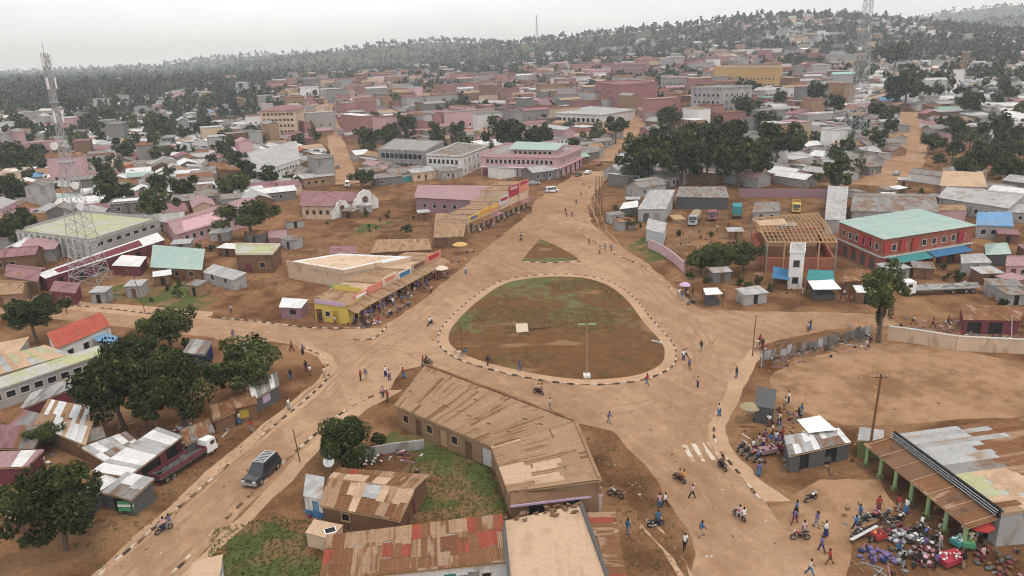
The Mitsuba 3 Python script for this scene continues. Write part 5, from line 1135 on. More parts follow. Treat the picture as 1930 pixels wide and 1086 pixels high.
def wood(places, name, label, nleaf=46, tones=DARK):
    protos = [crown_mesh(1.0, nleaf, .34, 300 + i, tones, 7, .9) for i in range(8)]
    vs, fs, cs, k = [], [], [], 0
    for (x, y, R) in places:
        (v, f), c = protos[gen.integers(8)]; a = gen.uniform(0, 6.28); ca, sa = math.cos(a), math.sin(a); st = gen.uniform(.8, 1.5)
        w = np.c_[v[:, 0] * ca - v[:, 1] * sa, v[:, 0] * sa + v[:, 1] * ca, v[:, 2] * st] * R + [x, y, float(terr(x, y)) + R * st * .9]
        vs.append(w); fs.append(f + k); cs.append(c * gen.uniform(.75, 1.3)); k += len(v)
    key = thing(name, label, 'trees', kind='stuff'); put(key, None, (np.vstack(vs), np.vstack(fs)), 'leaf', False, color=np.vstack(cs))


wood([(c[1][0], c[1][1], 2.6 + 4.6 * c[5][3]) for c in tcand[210:]], 'distant_trees', 'far dark trees scattered between the crowded roofs', 40)
far_pl = []; DENS = meshkit.fbm(np.stack(np.meshgrid(np.arange(400) * .09, np.arange(600) * .06, [5.0], indexing='ij'), -1)[:, :, 0], 3)
while len(far_pl) < 9500:
    y = 650 * math.exp(gen.uniform(0, 2.15)); x = y * gen.uniform(-.76, .76)
    d = DENS[int((x + 4500) / 9000 * 399), int(y / 6000 * 599)]
    left = x < -.22 * y
    if d > ((.44 if left else .46) - .2 * (y > 1500)) + .25 * max(0, (1200 - y) / 450) * (.25 if left else 1): far_pl.append((x, y, gen.uniform(3.5, 7.5) * (1 + y / 6000)))
wood(far_pl, 'forest', 'dark woods covering the far hillsides up to the skyline', 34)


# ================================================================ people
def limb(pts, rad, n=8):
    """A chain of hulls of spheres: one tapering limb."""
    out = []
    sp = lambda p, r: np.asarray(p) + r * SPH
    for (a, b), (ra, rb) in zip(zip(pts[:-1], pts[1:]), zip(rad[:-1], rad[1:])): out.append(hull(np.vstack([sp(a, ra), sp(b, rb)])))
    return out


SPH = np.array([[math.cos(t) * math.cos(f), math.sin(t) * math.cos(f), math.sin(f)] for f in (-1.2, -.5, .2, .85) for t in np.arange(7) * 2 * np.pi / 7] + [[0, 0, 1], [0, 0, -1]])


def rot(v, a):
    """Turns v forward (x) and up (z) by angle a in the walking plane."""
    return np.array([v[0] * math.cos(a) + v[2] * math.sin(a), v[1], -v[0] * math.sin(a) + v[2] * math.cos(a)])


def person_meshes(hip=.92, lean=.04, th=(0, 0), sh=(0, 0), ua=(0, 0), fa=(.2, .2), out=.06, skirt=False, turn=0.0):
    """Body (one surface), top, trousers or skirt, hair of a figure that faces +x. Angles in radians, forward positive."""
    H = np.array([0, 0, hip]); neck = H + rot(np.array([0, 0, .52]), lean); head = neck + rot(np.array([.02, 0, .17]), lean * .4)
    body = limb([H + [0, 0, .0], H + rot(np.array([0, 0, .25]), lean), neck - [0, 0, .06]], [.125, .12, .11]) + limb([neck - [0, 0, .05], head], [.055, .06])
    skull = hull(np.vstack([head + SPH * [.095, .078, .115] + [0, 0, .03], head + [.03, 0, -.07] + SPH * [.055, .05, .045]]))
    body += [skull, hull(head + [.095, 0, .0] + SPH * [.018, .013, .02]), hull(head + [.085, 0, -.055] + SPH * [.012, .025, .008])] + [hull(head + [0, s * .08, .0] + SPH * [.02, .012, .03]) for s in (-1, 1)]
    top = limb([H + [0, 0, -.03], H + rot(np.array([0, 0, .25]), lean), neck - [0, 0, .09]], [.155, .145, .135])
    legs, knees = [], []
    for i, s in enumerate((-1, 1)):
        sh_p = neck + [0, s * .18, -.06]; el = sh_p + rot(np.array([0, s * out, -.29]), -ua[i]); wr = el + rot(np.array([0, -s * .02, -.25]), -ua[i] - fa[i])
        body += limb([sh_p, el, wr], [.055, .044, .03]); top += limb([neck + [0, s * .05, -.08], sh_p, sh_p + (el - sh_p) * .75], [.08, .072, .062])
        d = (wr - el) / np.linalg.norm(wr - el); side = np.array([0, 1.0, 0]); f = np.cross(d, side); palm = wr + d * .055
        body += limb([wr, palm], [.028, .036])
        for k, (o, L) in enumerate(((-.027, .062), (-.009, .074), (.009, .07), (.027, .054))):
            b0 = palm + side * o + d * .015; m = b0 + d * L * .55 + f * .008; body += limb([b0, m, m + (d * .8 + f * .55) * L * .5], [.0105, .0095, .008])
        tb = palm - side * s * .03 - d * .015; body += limb([tb, tb - side * s * .025 + d * .03, tb - side * s * .025 + d * .055], [.012, .011, .009])
        hp = H + [0, s * .085, -.02]; kn = hp + rot(np.array([.0, s * .015, -.43]), -th[i]); an = kn + rot(np.array([0, 0, -.42]), -th[i] + sh[i]); toe = an + np.array([.15, s * .02, -.045])
        body += limb([hp, kn, an], [.095, .062, .042]) + limb([an - [.03, 0, .03], toe], [.042, .034])
        legs += limb([hp, kn, an + (kn - an) * .12], [.112, .082, .068]); knees += [hp, kn, an]
    if skirt:
        kz = min(knees[2][2], knees[5][2]) + .18
        hem = np.array([[(knees[2][0] + knees[5][0]) / 2 + .26 * math.cos(t), .22 * math.sin(t), kz] for t in np.arange(12) * np.pi / 6])
        low = hull(np.vstack([H + SPH * [.17, .19, .1], hem]))
    else: low = m3.Manifold.batch_boolean(legs + [hull(H + SPH * [.14, .165, .1])], m3.OpType.Add)
    hair = hull(head + [-.012, 0, .05] + SPH[7:] * [.1, .088, .105])
    sm = lambda ms: mesh_of(m3.Manifold.batch_boolean(ms, m3.OpType.Add) if isinstance(ms, list) else ms)
    return [mikit.ply(sm(x), 'skin', 40) for x in (body, top, low, hair)]


POSES = dict(stand=person_meshes(ua=(.05, -.05), th=(.04, -.04)), stand2=person_meshes(ua=(.5, .0), fa=(1.4, .2), th=(.0, .1)), walk=person_meshes(th=(.45, -.32), sh=(.1, .35), ua=(-.4, .42), fa=(.2, .4), hip=.89), walk2=person_meshes(th=(-.28, .38), sh=(.4, .08), ua=(.4, -.35), fa=(.5, .15), hip=.89),
             carry=person_meshes(th=(.3, -.2), sh=(.08, .25), ua=(2.5, .2), fa=(.8, .2), hip=.9), skirt=person_meshes(th=(.18, -.15), sh=(.05, .2), ua=(.2, -.15), skirt=True, hip=.9), skirt2=person_meshes(ua=(.6, .55), fa=(1.2, 1.1), skirt=True, hip=.91), bend=person_meshes(lean=1.0, ua=(1.0, .9), fa=(.2, .3), hip=.88, th=(.15, .1), sh=(.1, .1)),
             ride=person_meshes(hip=.86, lean=.22, th=(1.2, 1.2), sh=(1.25, 1.25), ua=(.85, .85), fa=(.35, .35), out=.14), pillion=person_meshes(hip=.92, lean=.05, th=(1.15, 1.15), sh=(1.2, 1.2), ua=(.5, .45), fa=(.8, .8), out=.1), sit=person_meshes(hip=.5, lean=.15, th=(1.45, 1.4), sh=(1.4, 1.35), ua=(.5, .4), fa=(.7, .8)))
POSE_WORD = dict(stand='standing', stand2='standing', walk='walking', walk2='walking', carry='walking', skirt='walking', skirt2='standing', bend='bending down', ride='riding', pillion='riding pillion', sit='sitting')
COL = dict(white='white', pink='pink', red='red', blue='blue', black='black', yellow='yellow', grey='grey', green='green', orange='orange', violet='violet', cream='cream', navy='navy', brown='brown', maroon='maroon', teal='teal', tan='tan')
used_labels = {}


def person(p, pose_, ang, top, low, place, group=None):
    w = 'skirt' if pose_.startswith('skirt') else 'trousers'
    lab = f'person in {top} top and {low} {w} {POSE_WORD[pose_]} {place}'
    if len(lab.split()) > 16: lab = f'person in {top} top and {low} {w} {place}'
    n = used_labels[lab] = used_labels.get(lab, 0) + 1
    key = thing('person', lab, 'person', group)
    tw = pose((p[0], p[1], float(terr(p[0], p[1])) + (p[2] if len(p) > 2 and p[2] > .05 else .02)), ang, RNG.uniform(.96, 1.05))
    for nm, s, m in zip(('body', 'top', w, 'hair'), POSES[pose_], ('skin', COL[top], COL[low], 'hair')):
        if nm == 'body': put(key, nm, dict(s), m, tw=tw)
        else: put(key, nm, dict(s), m, tw=tw)
    return key


CROWD = [('near the left street corner', [(550, 662), (571, 668), (585, 708), (577, 700), (612, 712), (548, 716)]), ('on the road left of the tan roof', [(680, 717), (690, 715), (727, 710), (734, 717), (761, 713), (722, 750), (731, 757)]), ('in front of the yellow corner shop', [(605, 608), (632, 612), (689, 617), (714, 613), (440, 640), (436, 590), (668, 612), (648, 606)]),
         ('by the near left rim of the big island', [(869, 674), (877, 674), (919, 690), (924, 688), (980, 700)]), ('on the road below the big island', [(1037, 772), (1148, 798), (1220, 726)]), ('on the road right of the big island', [(1288, 680), (1299, 696), (1321, 662), (1315, 730), (1388, 713), (1355, 784), (1293, 676)]), ('beside the pole at the right of the road', [(1427, 658), (1437, 657), (1432, 650), (1527, 622), (1522, 626)]),
         ('by the dark tarpaulin hut', [(1486, 760), (1505, 792), (1511, 784), (1500, 798), (1478, 772)]), ('in the crowd left of the zinc stall', [(1468, 800), (1456, 822), (1449, 804), (1441, 832), (1430, 842), (1419, 852), (1466, 846), (1474, 830), (1462, 836), (1438, 846), (1452, 842), (1478, 850), (1470, 816)]), ('before the zinc market stall', [(1512, 872), (1528, 876), (1540, 868), (1555, 866), (1505, 868)]),
         ('near the pedestrian crossing', [(1360, 882), (1304, 940), (1243, 957), (1253, 956), (1430, 897)]), ('on the dirt right of the long building', [(1183, 1008), (1290, 1034), (1322, 1012), (1240, 992)]), ('before the market building', [(1500, 972), (1538, 994), (1556, 1012), (1526, 1084), (1563, 1064), (1497, 988), (1515, 1012), (1548, 1040)]), ('at the crowded goods, lower right', [(1620, 978), (1655, 964), (1693, 962), (1707, 968), (1612, 1000), (1735, 1000), (1780, 1000), (1812, 1010), (1828, 1030), (1846, 1012), (1770, 1034), (1742, 1040), (1694, 1040), (1730, 1068), (1762, 1072), (1700, 1072), (1850, 1060), (1815, 1072)]),
         ('on the main road beyond the small triangle', [(1068, 410), (1078, 409), (1086, 386), (1105, 366), (1111, 356), (1130, 378), (1066, 403), (1095, 372), (1122, 362), (1140, 345), (1100, 350)]), ('on the far right footpath', [(1130, 478), (1141, 473), (1152, 474), (1110, 462), (1275, 533), (1286, 566), (1296, 562), (1280, 560), (1305, 560), (1292, 552)]), ('along the left edge of the main road', [(878, 517), (813, 553), (930, 430), (905, 442), (945, 420), (962, 408)]),
         ('under the near shop awnings', [(700, 600), (716, 590), (741, 577), (770, 563), (790, 548), (805, 540), (758, 572), (724, 584), (690, 604), (822, 530), (782, 556)]), ('in front of the coloured shop row', [(905, 440), (922, 431), (952, 418), (978, 408), (990, 402), (1000, 396)]), ('before the pink corner building', [(960, 345), (985, 350), (1010, 346), (1035, 344), (1060, 338), (1082, 330), (1095, 322)]),
         ('beside the near left road', [(475, 814), (545, 772), (452, 800)]), ('by the pale stone wall at the right', [(1735, 640), (1758, 618), (1786, 612), (1812, 640), (1722, 612), (1880, 620)]), ('at the white canopy stalls', [(1600, 568), (1590, 562), (1512, 556), (1345, 566), (1362, 562), (1330, 568)]), ('by the gate of the lorry yard', [(1300, 446), (1318, 440), (1372, 430), (1352, 436), (1388, 440)])]
TOPS = ['white', 'pink', 'blue', 'black', 'red', 'cream', 'violet', 'grey', 'maroon', 'green', 'orange', 'navy', 'yellow', 'brown', 'teal', 'tan']; LOWS = ['black', 'navy', 'brown', 'maroon', 'grey', 'blue', 'tan']
for place_, pts in CROWD:
    combos = [(a, b) for a in TOPS for b in LOWS if a != b]; RNG.shuffle(combos)
    combos.sort(key=lambda c: RNG.random() + (0 if c[0] in ('white', 'pink', 'blue', 'black', 'cream', 'violet', 'red') else .35))
    for (x, y), (a, b) in zip(pts, combos):
        person(at(x, y), str(RNG.choice(['stand', 'stand2', 'walk', 'walk2', 'walk', 'skirt', 'skirt2', 'carry', 'bend'], p=[.16, .12, .2, .15, .1, .12, .07, .05, .03])), RNG.uniform(0, 6.28), str(a), str(b), place_)


# ================================================================ motorcycles
def wheel_meshes(r, w, n=18):
    t = np.arange(n) * 2 * np.pi / n
    prof = [(r * .62, -w * .5), (r * .92, -w * .5), (r, -w * .25), (r, w * .25), (r * .92, w * .5), (r * .62, w * .5)]
    v = np.array([[a * math.cos(x), y, a * math.sin(x)] for x in t for a, y in prof]); k = len(prof)
    f = [[i * k + j, i * k + (j + 1) % k, ((i + 1) % n) * k + (j + 1) % k, ((i + 1) % n) * k + j] for i in range(n) for j in range(k)]
    f = np.array(f); tyre = tri(v, np.vstack([f[:, [0, 1, 2]], f[:, [0, 2, 3]]]))
    rim = cat(tube([(0, -w * .4, 0), (0, w * .4, 0)], [r * .64, r * .64], n), tube([(0, -w * .55, 0), (0, w * .55, 0)], [r * .2, r * .2], 8))
    return tyre, rim


_t, _r = wheel_meshes(.31, .1); BIKE = {}
for sx, nm in ((-.62, 0), (.64, 1)):
    for part, m, b in (('tyre', _t, 'tyre'), ('rim', _r, 'chrome')):
        c = m.copy(); c.apply_translation((sx, 0, .31)); BIKE[f'wheel{nm}_{part}'] = (mikit.ply(c, b, 40), b)
BIKE['frame'] = (mikit.ply(cat(tube([(.64, .07, .31), (.42, .06, .95)], .03, 6), tube([(.64, -.07, .31), (.42, -.06, .95)], .03, 6), tube([(.42, 0, .85), (-.1, 0, .45), (-.62, .07, .31)], .035, 6), tube([(.4, 0, .75), (.1, 0, .35), (-.3, 0, .4), (-.62, -.07, .31)], .03, 6), box(.05, 0, .42, .34, .24, .3)), 'black'), 'black')
BIKE['seat'] = (mikit.ply(mesh_of(hull(np.vstack([np.array([-.02, 0, .78]) + SPH * [.12, .12, .05], np.array([-.75, 0, .84]) + SPH * [.14, .13, .05]]))), 'black', 40), 'black')
BIKE['fuel_tank'] = (mikit.ply(mesh_of(hull(np.vstack([np.array([.05, 0, .78]) + SPH * [.1, .12, .07], np.array([.34, 0, .85]) + SPH * [.12, .14, .1]]))), 'car_red', 40), None)
BIKE['handlebar'] = (mikit.ply(tube([(.28, -.36, 1.04), (.4, -.2, 1.06), (.42, 0, 1.0), (.4, .2, 1.06), (.28, .36, 1.04)], .02, 6), 'chrome'), 'chrome')
BIKE['headlight'] = (mikit.ply(tube([(.45, 0, .92), (.56, 0, .92)], [.07, .1], 10), 'lamp_glass'), 'lamp_glass')
BIKE['exhaust'] = (mikit.ply(tube([(.1, -.14, .3), (-.3, -.16, .28), (-.75, -.17, .36)], [.03, .05, .05], 8), 'chrome'), 'chrome')
BIKE['rack'] = (mikit.ply(cat(tube([(-.7, -.14, .88), (-1.0, -.14, .9), (-1.0, .14, .9), (-.7, .14, .88)], .018, 5)), 'chrome'), 'chrome')
TANK = dict(red='car_red', blue='car_blue', black='car_black', silver='car_silver')


def bike(p, ang, col, label, tilt=0.0, parts=True):
    key = thing('motorcycle', label, 'motorcycle')
    tw = pose((p[0], p[1], float(terr(p[0], p[1])) + .015), ang).rotate([1, 0, 0], tilt)
    w = {}
    for nm, (s, b) in BIKE.items():
        if nm.startswith('wheel'):
            i, part = nm[5], nm[7:]
            if i not in w: w[i] = fresh(f'{key}__wheel')
            k = fresh(f'{w[i]}__{part}'); scene[k] = {**s, 'to_world': tw}
        else: put(key, nm, dict(s), b or TANK[col], tw=tw)
    return key


def ridden(px, ang, col, label, riders):
    p = at(*px); bike(p, ang, col, label)
    for i, (top, low, place_) in enumerate(riders):
        q = p + np.array([math.cos(ang), math.sin(ang), 0]) * (-.2 - .45 * i)
        person(q, 'ride' if i == 0 else 'pillion', ang, top, low, place_)


ridden((310, 1003), 4.0, 'black', 'motorcycle with a pink clad rider on the near left road', [('pink', 'navy', 'on the near left road'), ('violet', 'grey', 'on the near left road')])
ridden((1015, 743), 2.4, 'red', 'motorcycle passing just below the big island', [('cream', 'black', 'just below the big island'), ('tan', 'maroon', 'just below the big island')])
ridden((805, 689), .5, 'black', 'motorcycle at the top corner of the long tan roof', [('black', 'brown', 'at the top corner of the long tan roof'), ('red', 'black', 'at the top corner of the long tan roof')])
ridden((811, 613), 1.1, 'black', 'motorcycle on the road left of the big island', [('white', 'black', 'left of the big island')])
ridden((982, 453), 4.4, 'red', 'motorcycle left of the small triangle', [('black', 'tan', 'left of the small triangle'), ('cream', 'brown', 'left of the small triangle')])
ridden((1280, 908), 2.2, 'red', 'motorcycle with two riders below the crossing', [('tan', 'brown', 'below the crossing'), ('orange', 'maroon', 'below the crossing')])
ridden((1393, 978), 2.0, 'red', 'motorcycle with pink clad riders at the lower right', [('pink', 'white', 'at the lower right'), ('white', 'pink', 'at the lower right')])
ridden((1361, 884), 1.9, 'black', 'motorcycle at the edge of the crossing by the kerb', [('brown', 'black', 'by the crossing kerb')])
for x, y, a, c, lab in ((1160, 938, 2.6, 'silver', 'parked motorcycle beside the end of the long tan roofed building'), (1527, 944, .4, 'silver', 'parked silver motorcycle on the open ground before the market building'), (1508, 1018, 2.9, 'red', 'motorcycle parked with pink cloth before the market building'), (1404, 856, .8, 'black', 'first parked motorcycle in the row left of the market crowd'), (1414, 864, .8, 'red', 'second parked motorcycle in the row left of the market crowd'), (1396, 848, .9, 'black', 'third parked motorcycle in the row left of the market crowd'), (1426, 868, .7, 'blue', 'fourth parked motorcycle in the row left of the market crowd'),
                        (1430, 886, 1.5, 'black', 'lone motorcycle parked at the pale footpath end'), (735, 596, .9, 'black', 'motorcycle parked under the near shop awnings, nearest the corner'), (752, 588, .9, 'red', 'motorcycle parked under the near shop awnings, second from the corner'), (767, 580, .9, 'blue', 'motorcycle parked under the near shop awnings, third from the corner'),
                        (1612, 1016, .5, 'black', 'motorcycle at the left rim of the goods crowd'), (1626, 986, .6, 'black', 'motorcycle at the upper left of the goods crowd'), (1645, 980, .5, 'red', 'red tanked motorcycle at the top of the goods crowd'), (1668, 978, .6, 'black', 'black motorcycle at the top middle of the goods crowd'), (1690, 984, .4, 'silver', 'silver motorcycle at the top right of the goods crowd'), (1722, 1006, .5, 'black', 'black motorcycle in the middle of the goods crowd'), (1740, 1014, .6, 'blue', 'blue motorcycle in the middle of the goods crowd'), (1758, 1022, .4, 'black', 'black motorcycle right of the middle of the goods crowd'),
                        (1235, 992, .2, 'black', 'motorcycle with boards near the bottom dirt tracks'), (690, 618, .3, 'black', 'motorcycle parked at the street side of the yellow corner shop'), (556, 592, 1.0, 'red', 'motorcycle parked at the white topped kiosk'), (1302, 574, .6, 'black', 'motorcycle by the pole right of the island')):
    bike(at(x, y), a + RNG.uniform(-.2, .2), c, lab, 8)

# ================================================================ cars and lorries
def part_box(L0, L1, W, z0, z1, tl=0, tr=0, tw=0):
    """A block from x L0 to L1 whose top is drawn in by tl, tr along x and tw on each side."""
    return hull([(x, y * W / 2, z0) for x in (L0, L1) for y in (-1, 1)] + [(x, y * (W / 2 - tw), z1) for x in (L0 + tl, L1 - tr) for y in (-1, 1)])


def bevel(man, r=.06):
    m = man.to_mesh().vert_properties[:, :3]; c = (m.max(0) + m.min(0)) / 2; s = (m.max(0) - m.min(0)) / 2
    q = c + (m - c) * (1 - r / s)
    return hull(np.vstack([p + r * SPH for p in q]))


def vehicle(label, p, ang, kind, paint, cat_='car', extra=None, sc=1.0):
    key = thing({'suv': 'parked_car', 'van': 'minibus', 'saloon': 'parked_car', 'pickup': 'pickup_truck'}[kind], label, cat_)
    L, W, H = dict(suv=(4.9, 1.9, 1.85), van=(4.7, 1.75, 2.0), saloon=(4.4, 1.7, 1.45), pickup=(5.3, 1.85, 1.8))[kind]
    tw = pose((p[0], p[1], float(terr(p[0], p[1])) + .015), ang, sc); A = lambda nm, m, b, par=key, s=30: put(par, nm, m, b, s, tw=tw)
    r = .37; x0, x1 = -L / 2, L / 2; low = bevel(part_box(x0, x1, W, .32, .98, .05, .08, .04), .1)
    ax = (x0 + .85, x1 - .9)
    arches = [m3.Manifold.cylinder(W + 1, r + .08, r + .08, 20, True).rotate((90, 0, 0)).translate((x, 0, r)) for x in ax]
    wells = m3.Manifold.batch_boolean(arches, m3.OpType.Add) - m3.Manifold.cube((L, W - .55, 3), True)
    c0, c1 = dict(suv=(x0 + .08, x1 - 1.25), van=(x0 + .05, x1 - .55), saloon=(x0 + .75, x1 - 1.2), pickup=(x0 + 1.7, x1 - 1.35))[kind]
    tl, tr = dict(suv=(.25, .75), van=(.12, .6), saloon=(.6, .75), pickup=(.2, .65))[kind]
    cab = bevel(part_box(c0, c1, W - .08, .9, H, tl, tr, .2), .07)
    body = low + cab - wells
    if kind == 'pickup': body = body - m3.Manifold.cube((1.55, W - .22, .6), True).translate((x0 + .9, 0, 1.05))
    A('body', mesh_of(body), paint)
    gl = lambda a, b, t0, t1: part_box(a, b, W - .06, 1.03, H - .13, t0, t1, .155)
    n = 3 if kind in ('van', 'suv') else 2
    g0, g1 = c0 + .22, c1 - .3; slope0, slope1 = tl * .7, tr * .75
    for i in range(n):
        a, b = g0 + (g1 - g0) * i / n + .04, g0 + (g1 - g0) * (i + 1) / n - .04
        A('window', mesh_of(gl(a, b, slope0 if i == 0 else 0, slope1 if i == n - 1 else 0)), 'glass_dark', s=False)
    A('windscreen', mesh_of(hull([(c1 + .015, y * (W / 2 - .2), .98) for y in (-1, 1)] + [(c1 - tr * .86, y * (W / 2 - .3), H - .1) for y in (-1, 1)] + [(c1 - .1, y * (W / 2 - .2), .98) for y in (-1, 1)])), 'glass_dark', s=False)
    A('rear_window', mesh_of(hull([(c0 - .01 + tl * .1, y * (W / 2 - .22), 1.08) for y in (-1, 1)] + [(c0 + tl * .85 - .01, y * (W / 2 - .32), H - .15) for y in (-1, 1)] + [(c0 + .3, 0, 1.1)])), 'glass_dark', s=False)
    A('bumper', mesh_of(bevel(part_box(x1 - .12, x1 + .1, W - .1, .38, .62), .05)), 'grey'); A('bumper', mesh_of(bevel(part_box(x0 - .08, x0 + .1, W - .1, .38, .62), .05)), 'grey'); A('grille', box(x1 + .0, 0, .76, .05, .7, .16), 'dark_grey', s=False)
    for s in (-1, 1):
        A('headlight', box(x1 - .02, s * (W / 2 - .32), .78, .1, .34, .17), 'lamp_glass', s=False); A('tail_light', box(x0 + .01, s * (W / 2 - .16), .85, .06, .16, .3), 'red', s=False); A('wing_mirror', box(c1 - .25, s * (W / 2 + .08), 1.12, .1, .18, .14), paint, s=False)
    _wheels(key, [(x, s * (W / 2 - .1)) for x in ax for s in (-1, 1)], r, .2, tw)
    if extra: extra(A, key, L, W, H)
    return key


def _wheels(key, spots, r, w, tw):
    ty, ri = wheel_meshes(r, w)
    for x, y in spots:
        wk = fresh(f'{key}__wheel')
        for nm, m, b in (('tyre', ty, 'tyre'), ('rim', ri, 'chrome')):
            c = m.copy(); c.apply_translation((x, y, r)); put(wk, nm, c, b, 40, tw=tw)


def rack(A, key, L, W, H):
    A('roof_rack', cat([bar((-1.9, y, H + .1), (.35, y, H + .1), .05) for y in (-.6, .6)] + [bar((x, -.6, H + .1), (x, .6, H + .1), .04) for x in np.linspace(-1.9, .35, 8)] + [bar((x, y, H - .05), (x, y, H + .1), .04) for x in (-1.5, 0) for y in (-.6, .6)]), 'white', s=False)
    A('spare_wheel', tube([(-L / 2 - .06, 0, .95), (-L / 2 - .26, 0, .95)], [.34, .34], 16), 'tyre')


def heading(a, b):
    d = at(*b) - at(*a)
    return math.atan2(d[1], d[0])


vehicle('black four wheel drive car with a white roof rack on the near left road', at(495, 898), heading((520, 868), (470, 915)), 'suv', 'car_black', extra=rack, sc=1.05)
vehicle('white minibus with a pinkish side at the end of the coloured shop row', at(1040, 363), heading((1030, 363), (1058, 360)), 'van', 'car_white', 'minibus')
vehicle('pale saloon car parked before the pink corner building', at(1006, 349), .2, 'saloon', 'car_silver'); vehicle('white minibus coming down the left far street', at(655, 352), -1.4, 'van', 'car_white', 'minibus'); vehicle('small dark car further up the left far street', at(636, 318), -1.45, 'saloon', 'car_black')
vehicle('white car on the main road past the pink corner building', at(1108, 328), 1.1, 'saloon', 'car_white'); vehicle('dark car parked beside the pink corner building', at(1090, 332), 1.1, 'saloon', 'car_black'); vehicle('red car on the main road past the pink corner building', at(1128, 312), 1.1, 'saloon', 'car_red'); vehicle('silver car on the reddish far right track', at(1690, 330), .9, 'saloon', 'car_silver')


def lorry(label, p, ang, L, cab, bed, kind='flat', bedm='timber', load=None, cover=None, sc=1.0, pale=None):
    key = thing('lorry', label, 'lorry'); W = 2.4
    tw = pose((p[0], p[1], float(terr(p[0], p[1])) + .015), ang, sc); A = lambda nm, m, b, par=key, s=30: put(par, nm, m, b, s, tw=tw)
    x0, x1 = -L / 2, L / 2; c0 = x1 - 2.2
    cabm = bevel(part_box(c0, x1, W, .55, 2.75, .05, .35, .12), .1); A('cab', mesh_of(cabm), cab)
    A('windscreen', mesh_of(hull([(x1 - .12, y, 1.65) for y in (-.95, .95)] + [(x1 - .30, y, 2.5) for y in (-.88, .88)] + [(x1 - .5, y, 2.0) for y in (-.9, .9)] + [(x1 - .085, y, 1.65) for y in (-.95, .95)] + [(x1 - .285, y, 2.5) for y in (-.88, .88)])), 'glass_dark', s=False)
    for s in (-1, 1):
        A('window', box(x1 - 1.0, s * (W / 2 - .055), 2.02, .8, .06, .62), 'glass_dark', s=False); A('headlight', box(x1 - .02, s * .85, .95, .1, .36, .22), 'lamp_glass', s=False); A('wing_mirror', box(x1 - .2, s * (W / 2 + .15), 2.0, .1, .2, .4), 'black', s=False)
    A('bumper', box(x1 + .03, 0, .6, .16, W - .1, .3), bed, s=False); A('grille', box(x1 + .0, 0, 1.25, .06, 1.4, .4), 'dark_grey', s=False); A('chassis', box((x0 + x1) / 2 - .3, 0, .8, L - 1.0, .9, .25), 'black', s=False)
    A('bed_floor', box((x0 + c0) / 2 - .05, 0, 1.12, c0 - x0 - .1, W, .12), bedm, s=False)
    h = dict(flat=.25, side=.75, tall=1.6, box=2.2)[kind]
    if kind == 'box':
        A('cargo_box', mesh_of(bevel(part_box(x0, c0 - .15, W, 1.2, 3.5, 0, 0, .02), .06)), bed)
    else:
        nb = max(1, int(h / .32))
        for k in range(nb):
            z = 1.2 + (k + .5) * h / nb
            for s in (-1, 1): A('side_board', box((x0 + c0) / 2 - .05, s * (W / 2 - .03), z, c0 - x0 - .1, .06, h / nb - .06), bed, s=False)
            A('tail_board', box(x0 + .02, 0, z, .06, W - .1, h / nb - .06), bed, s=False); A('head_board', box(c0 - .14, 0, z, .06, W - .1, h / nb - .06), bed, s=False)
    if cover:
        t = np.linspace(0, np.pi, 9); a = np.array([[0, -math.cos(x) * (W / 2 + .03), 1.2 + h + .75 * math.sin(x) ** .6] for x in t]); a = np.vstack([[0, -W / 2 - .03, 1.25], a, [0, W / 2 + .03, 1.25]])
        A('canvas_cover', mesh_of(hull(np.vstack([a + [x0, 0, 0], a + [c0 - .3, 0, 0]]))), cover)
    if load:
        A('load', mesh_of(m3.Manifold.batch_boolean([hull(RNG.normal(0, 1, (12, 3)) * [.5, .35, .22] + [RNG.uniform(x0 + .8, c0 - .8), RNG.uniform(-.7, .7), 1.35]) for _ in range(16)], m3.OpType.Add)), load)
    wx = [x1 - 1.2, x0 + 1.3] + ([x0 + 2.6] if L > 8.5 else []) + ([x0 + 5.0] if L > 12 else [])
    _wheels(key, [(x, s * (W / 2 - .17)) for x in wx for s in (-1, 1)], .5, .3, tw)
    return key


lorry('parked flatbed lorry with maroon sides and a white and blue cab beside the left stalls', at(350, 880), heading((300, 912), (405, 845)), 11.5, 'car_white', 'maroon', 'side', 'dark_grey', load='dark_grey', sc=.74)
lorry('long white flatbed lorry facing left below the green roofed building', at(1768, 553), heading((1838, 550), (1700, 556)), 14.2, 'car_white', 'dirty_white', 'flat', 'pale_grey', load='grey')
lorry('silver lorry with a yellowish canvas cover in the yard', at(1309, 420), heading((1322, 392), (1298, 430)), 9.5, 'car_silver', 'tin_grey', 'side', 'grey', cover='khaki')
lorry('dull red lorry in the yard between the silver lorry and the teal box', at(1343, 412), heading((1350, 386), (1341, 418)), 8, 'deep_pink', 'maroon', 'side', 'brown', load='purple_wall')
lorry('lorry with a teal box body in the yard', at(1388, 408), heading((1390, 420), (1386, 392)), 8, 'teal', 'teal', 'box')
lorry('yellow lorry with an open slatted body at the back of the yard', at(1500, 398), heading((1500, 380), (1500, 402)), 7.5, 'yellow', 'ochre', 'tall', 'brown')
t_ = thing('timber_stack', 'stack of tan planks left of the silver lorry', 'timber stack'); p_ = at(1276, 416)
for i in range(9):
    for j in range(6): put(t_, 'plank', box(p_[0] - 1.4 + .36 * i, p_[1] + RNG.uniform(-.2, .2), .1 + .17 * j, .33, 6, .14, RNG.normal(0, .01)), 'timber' if (i + j) % 3 else 'tan')

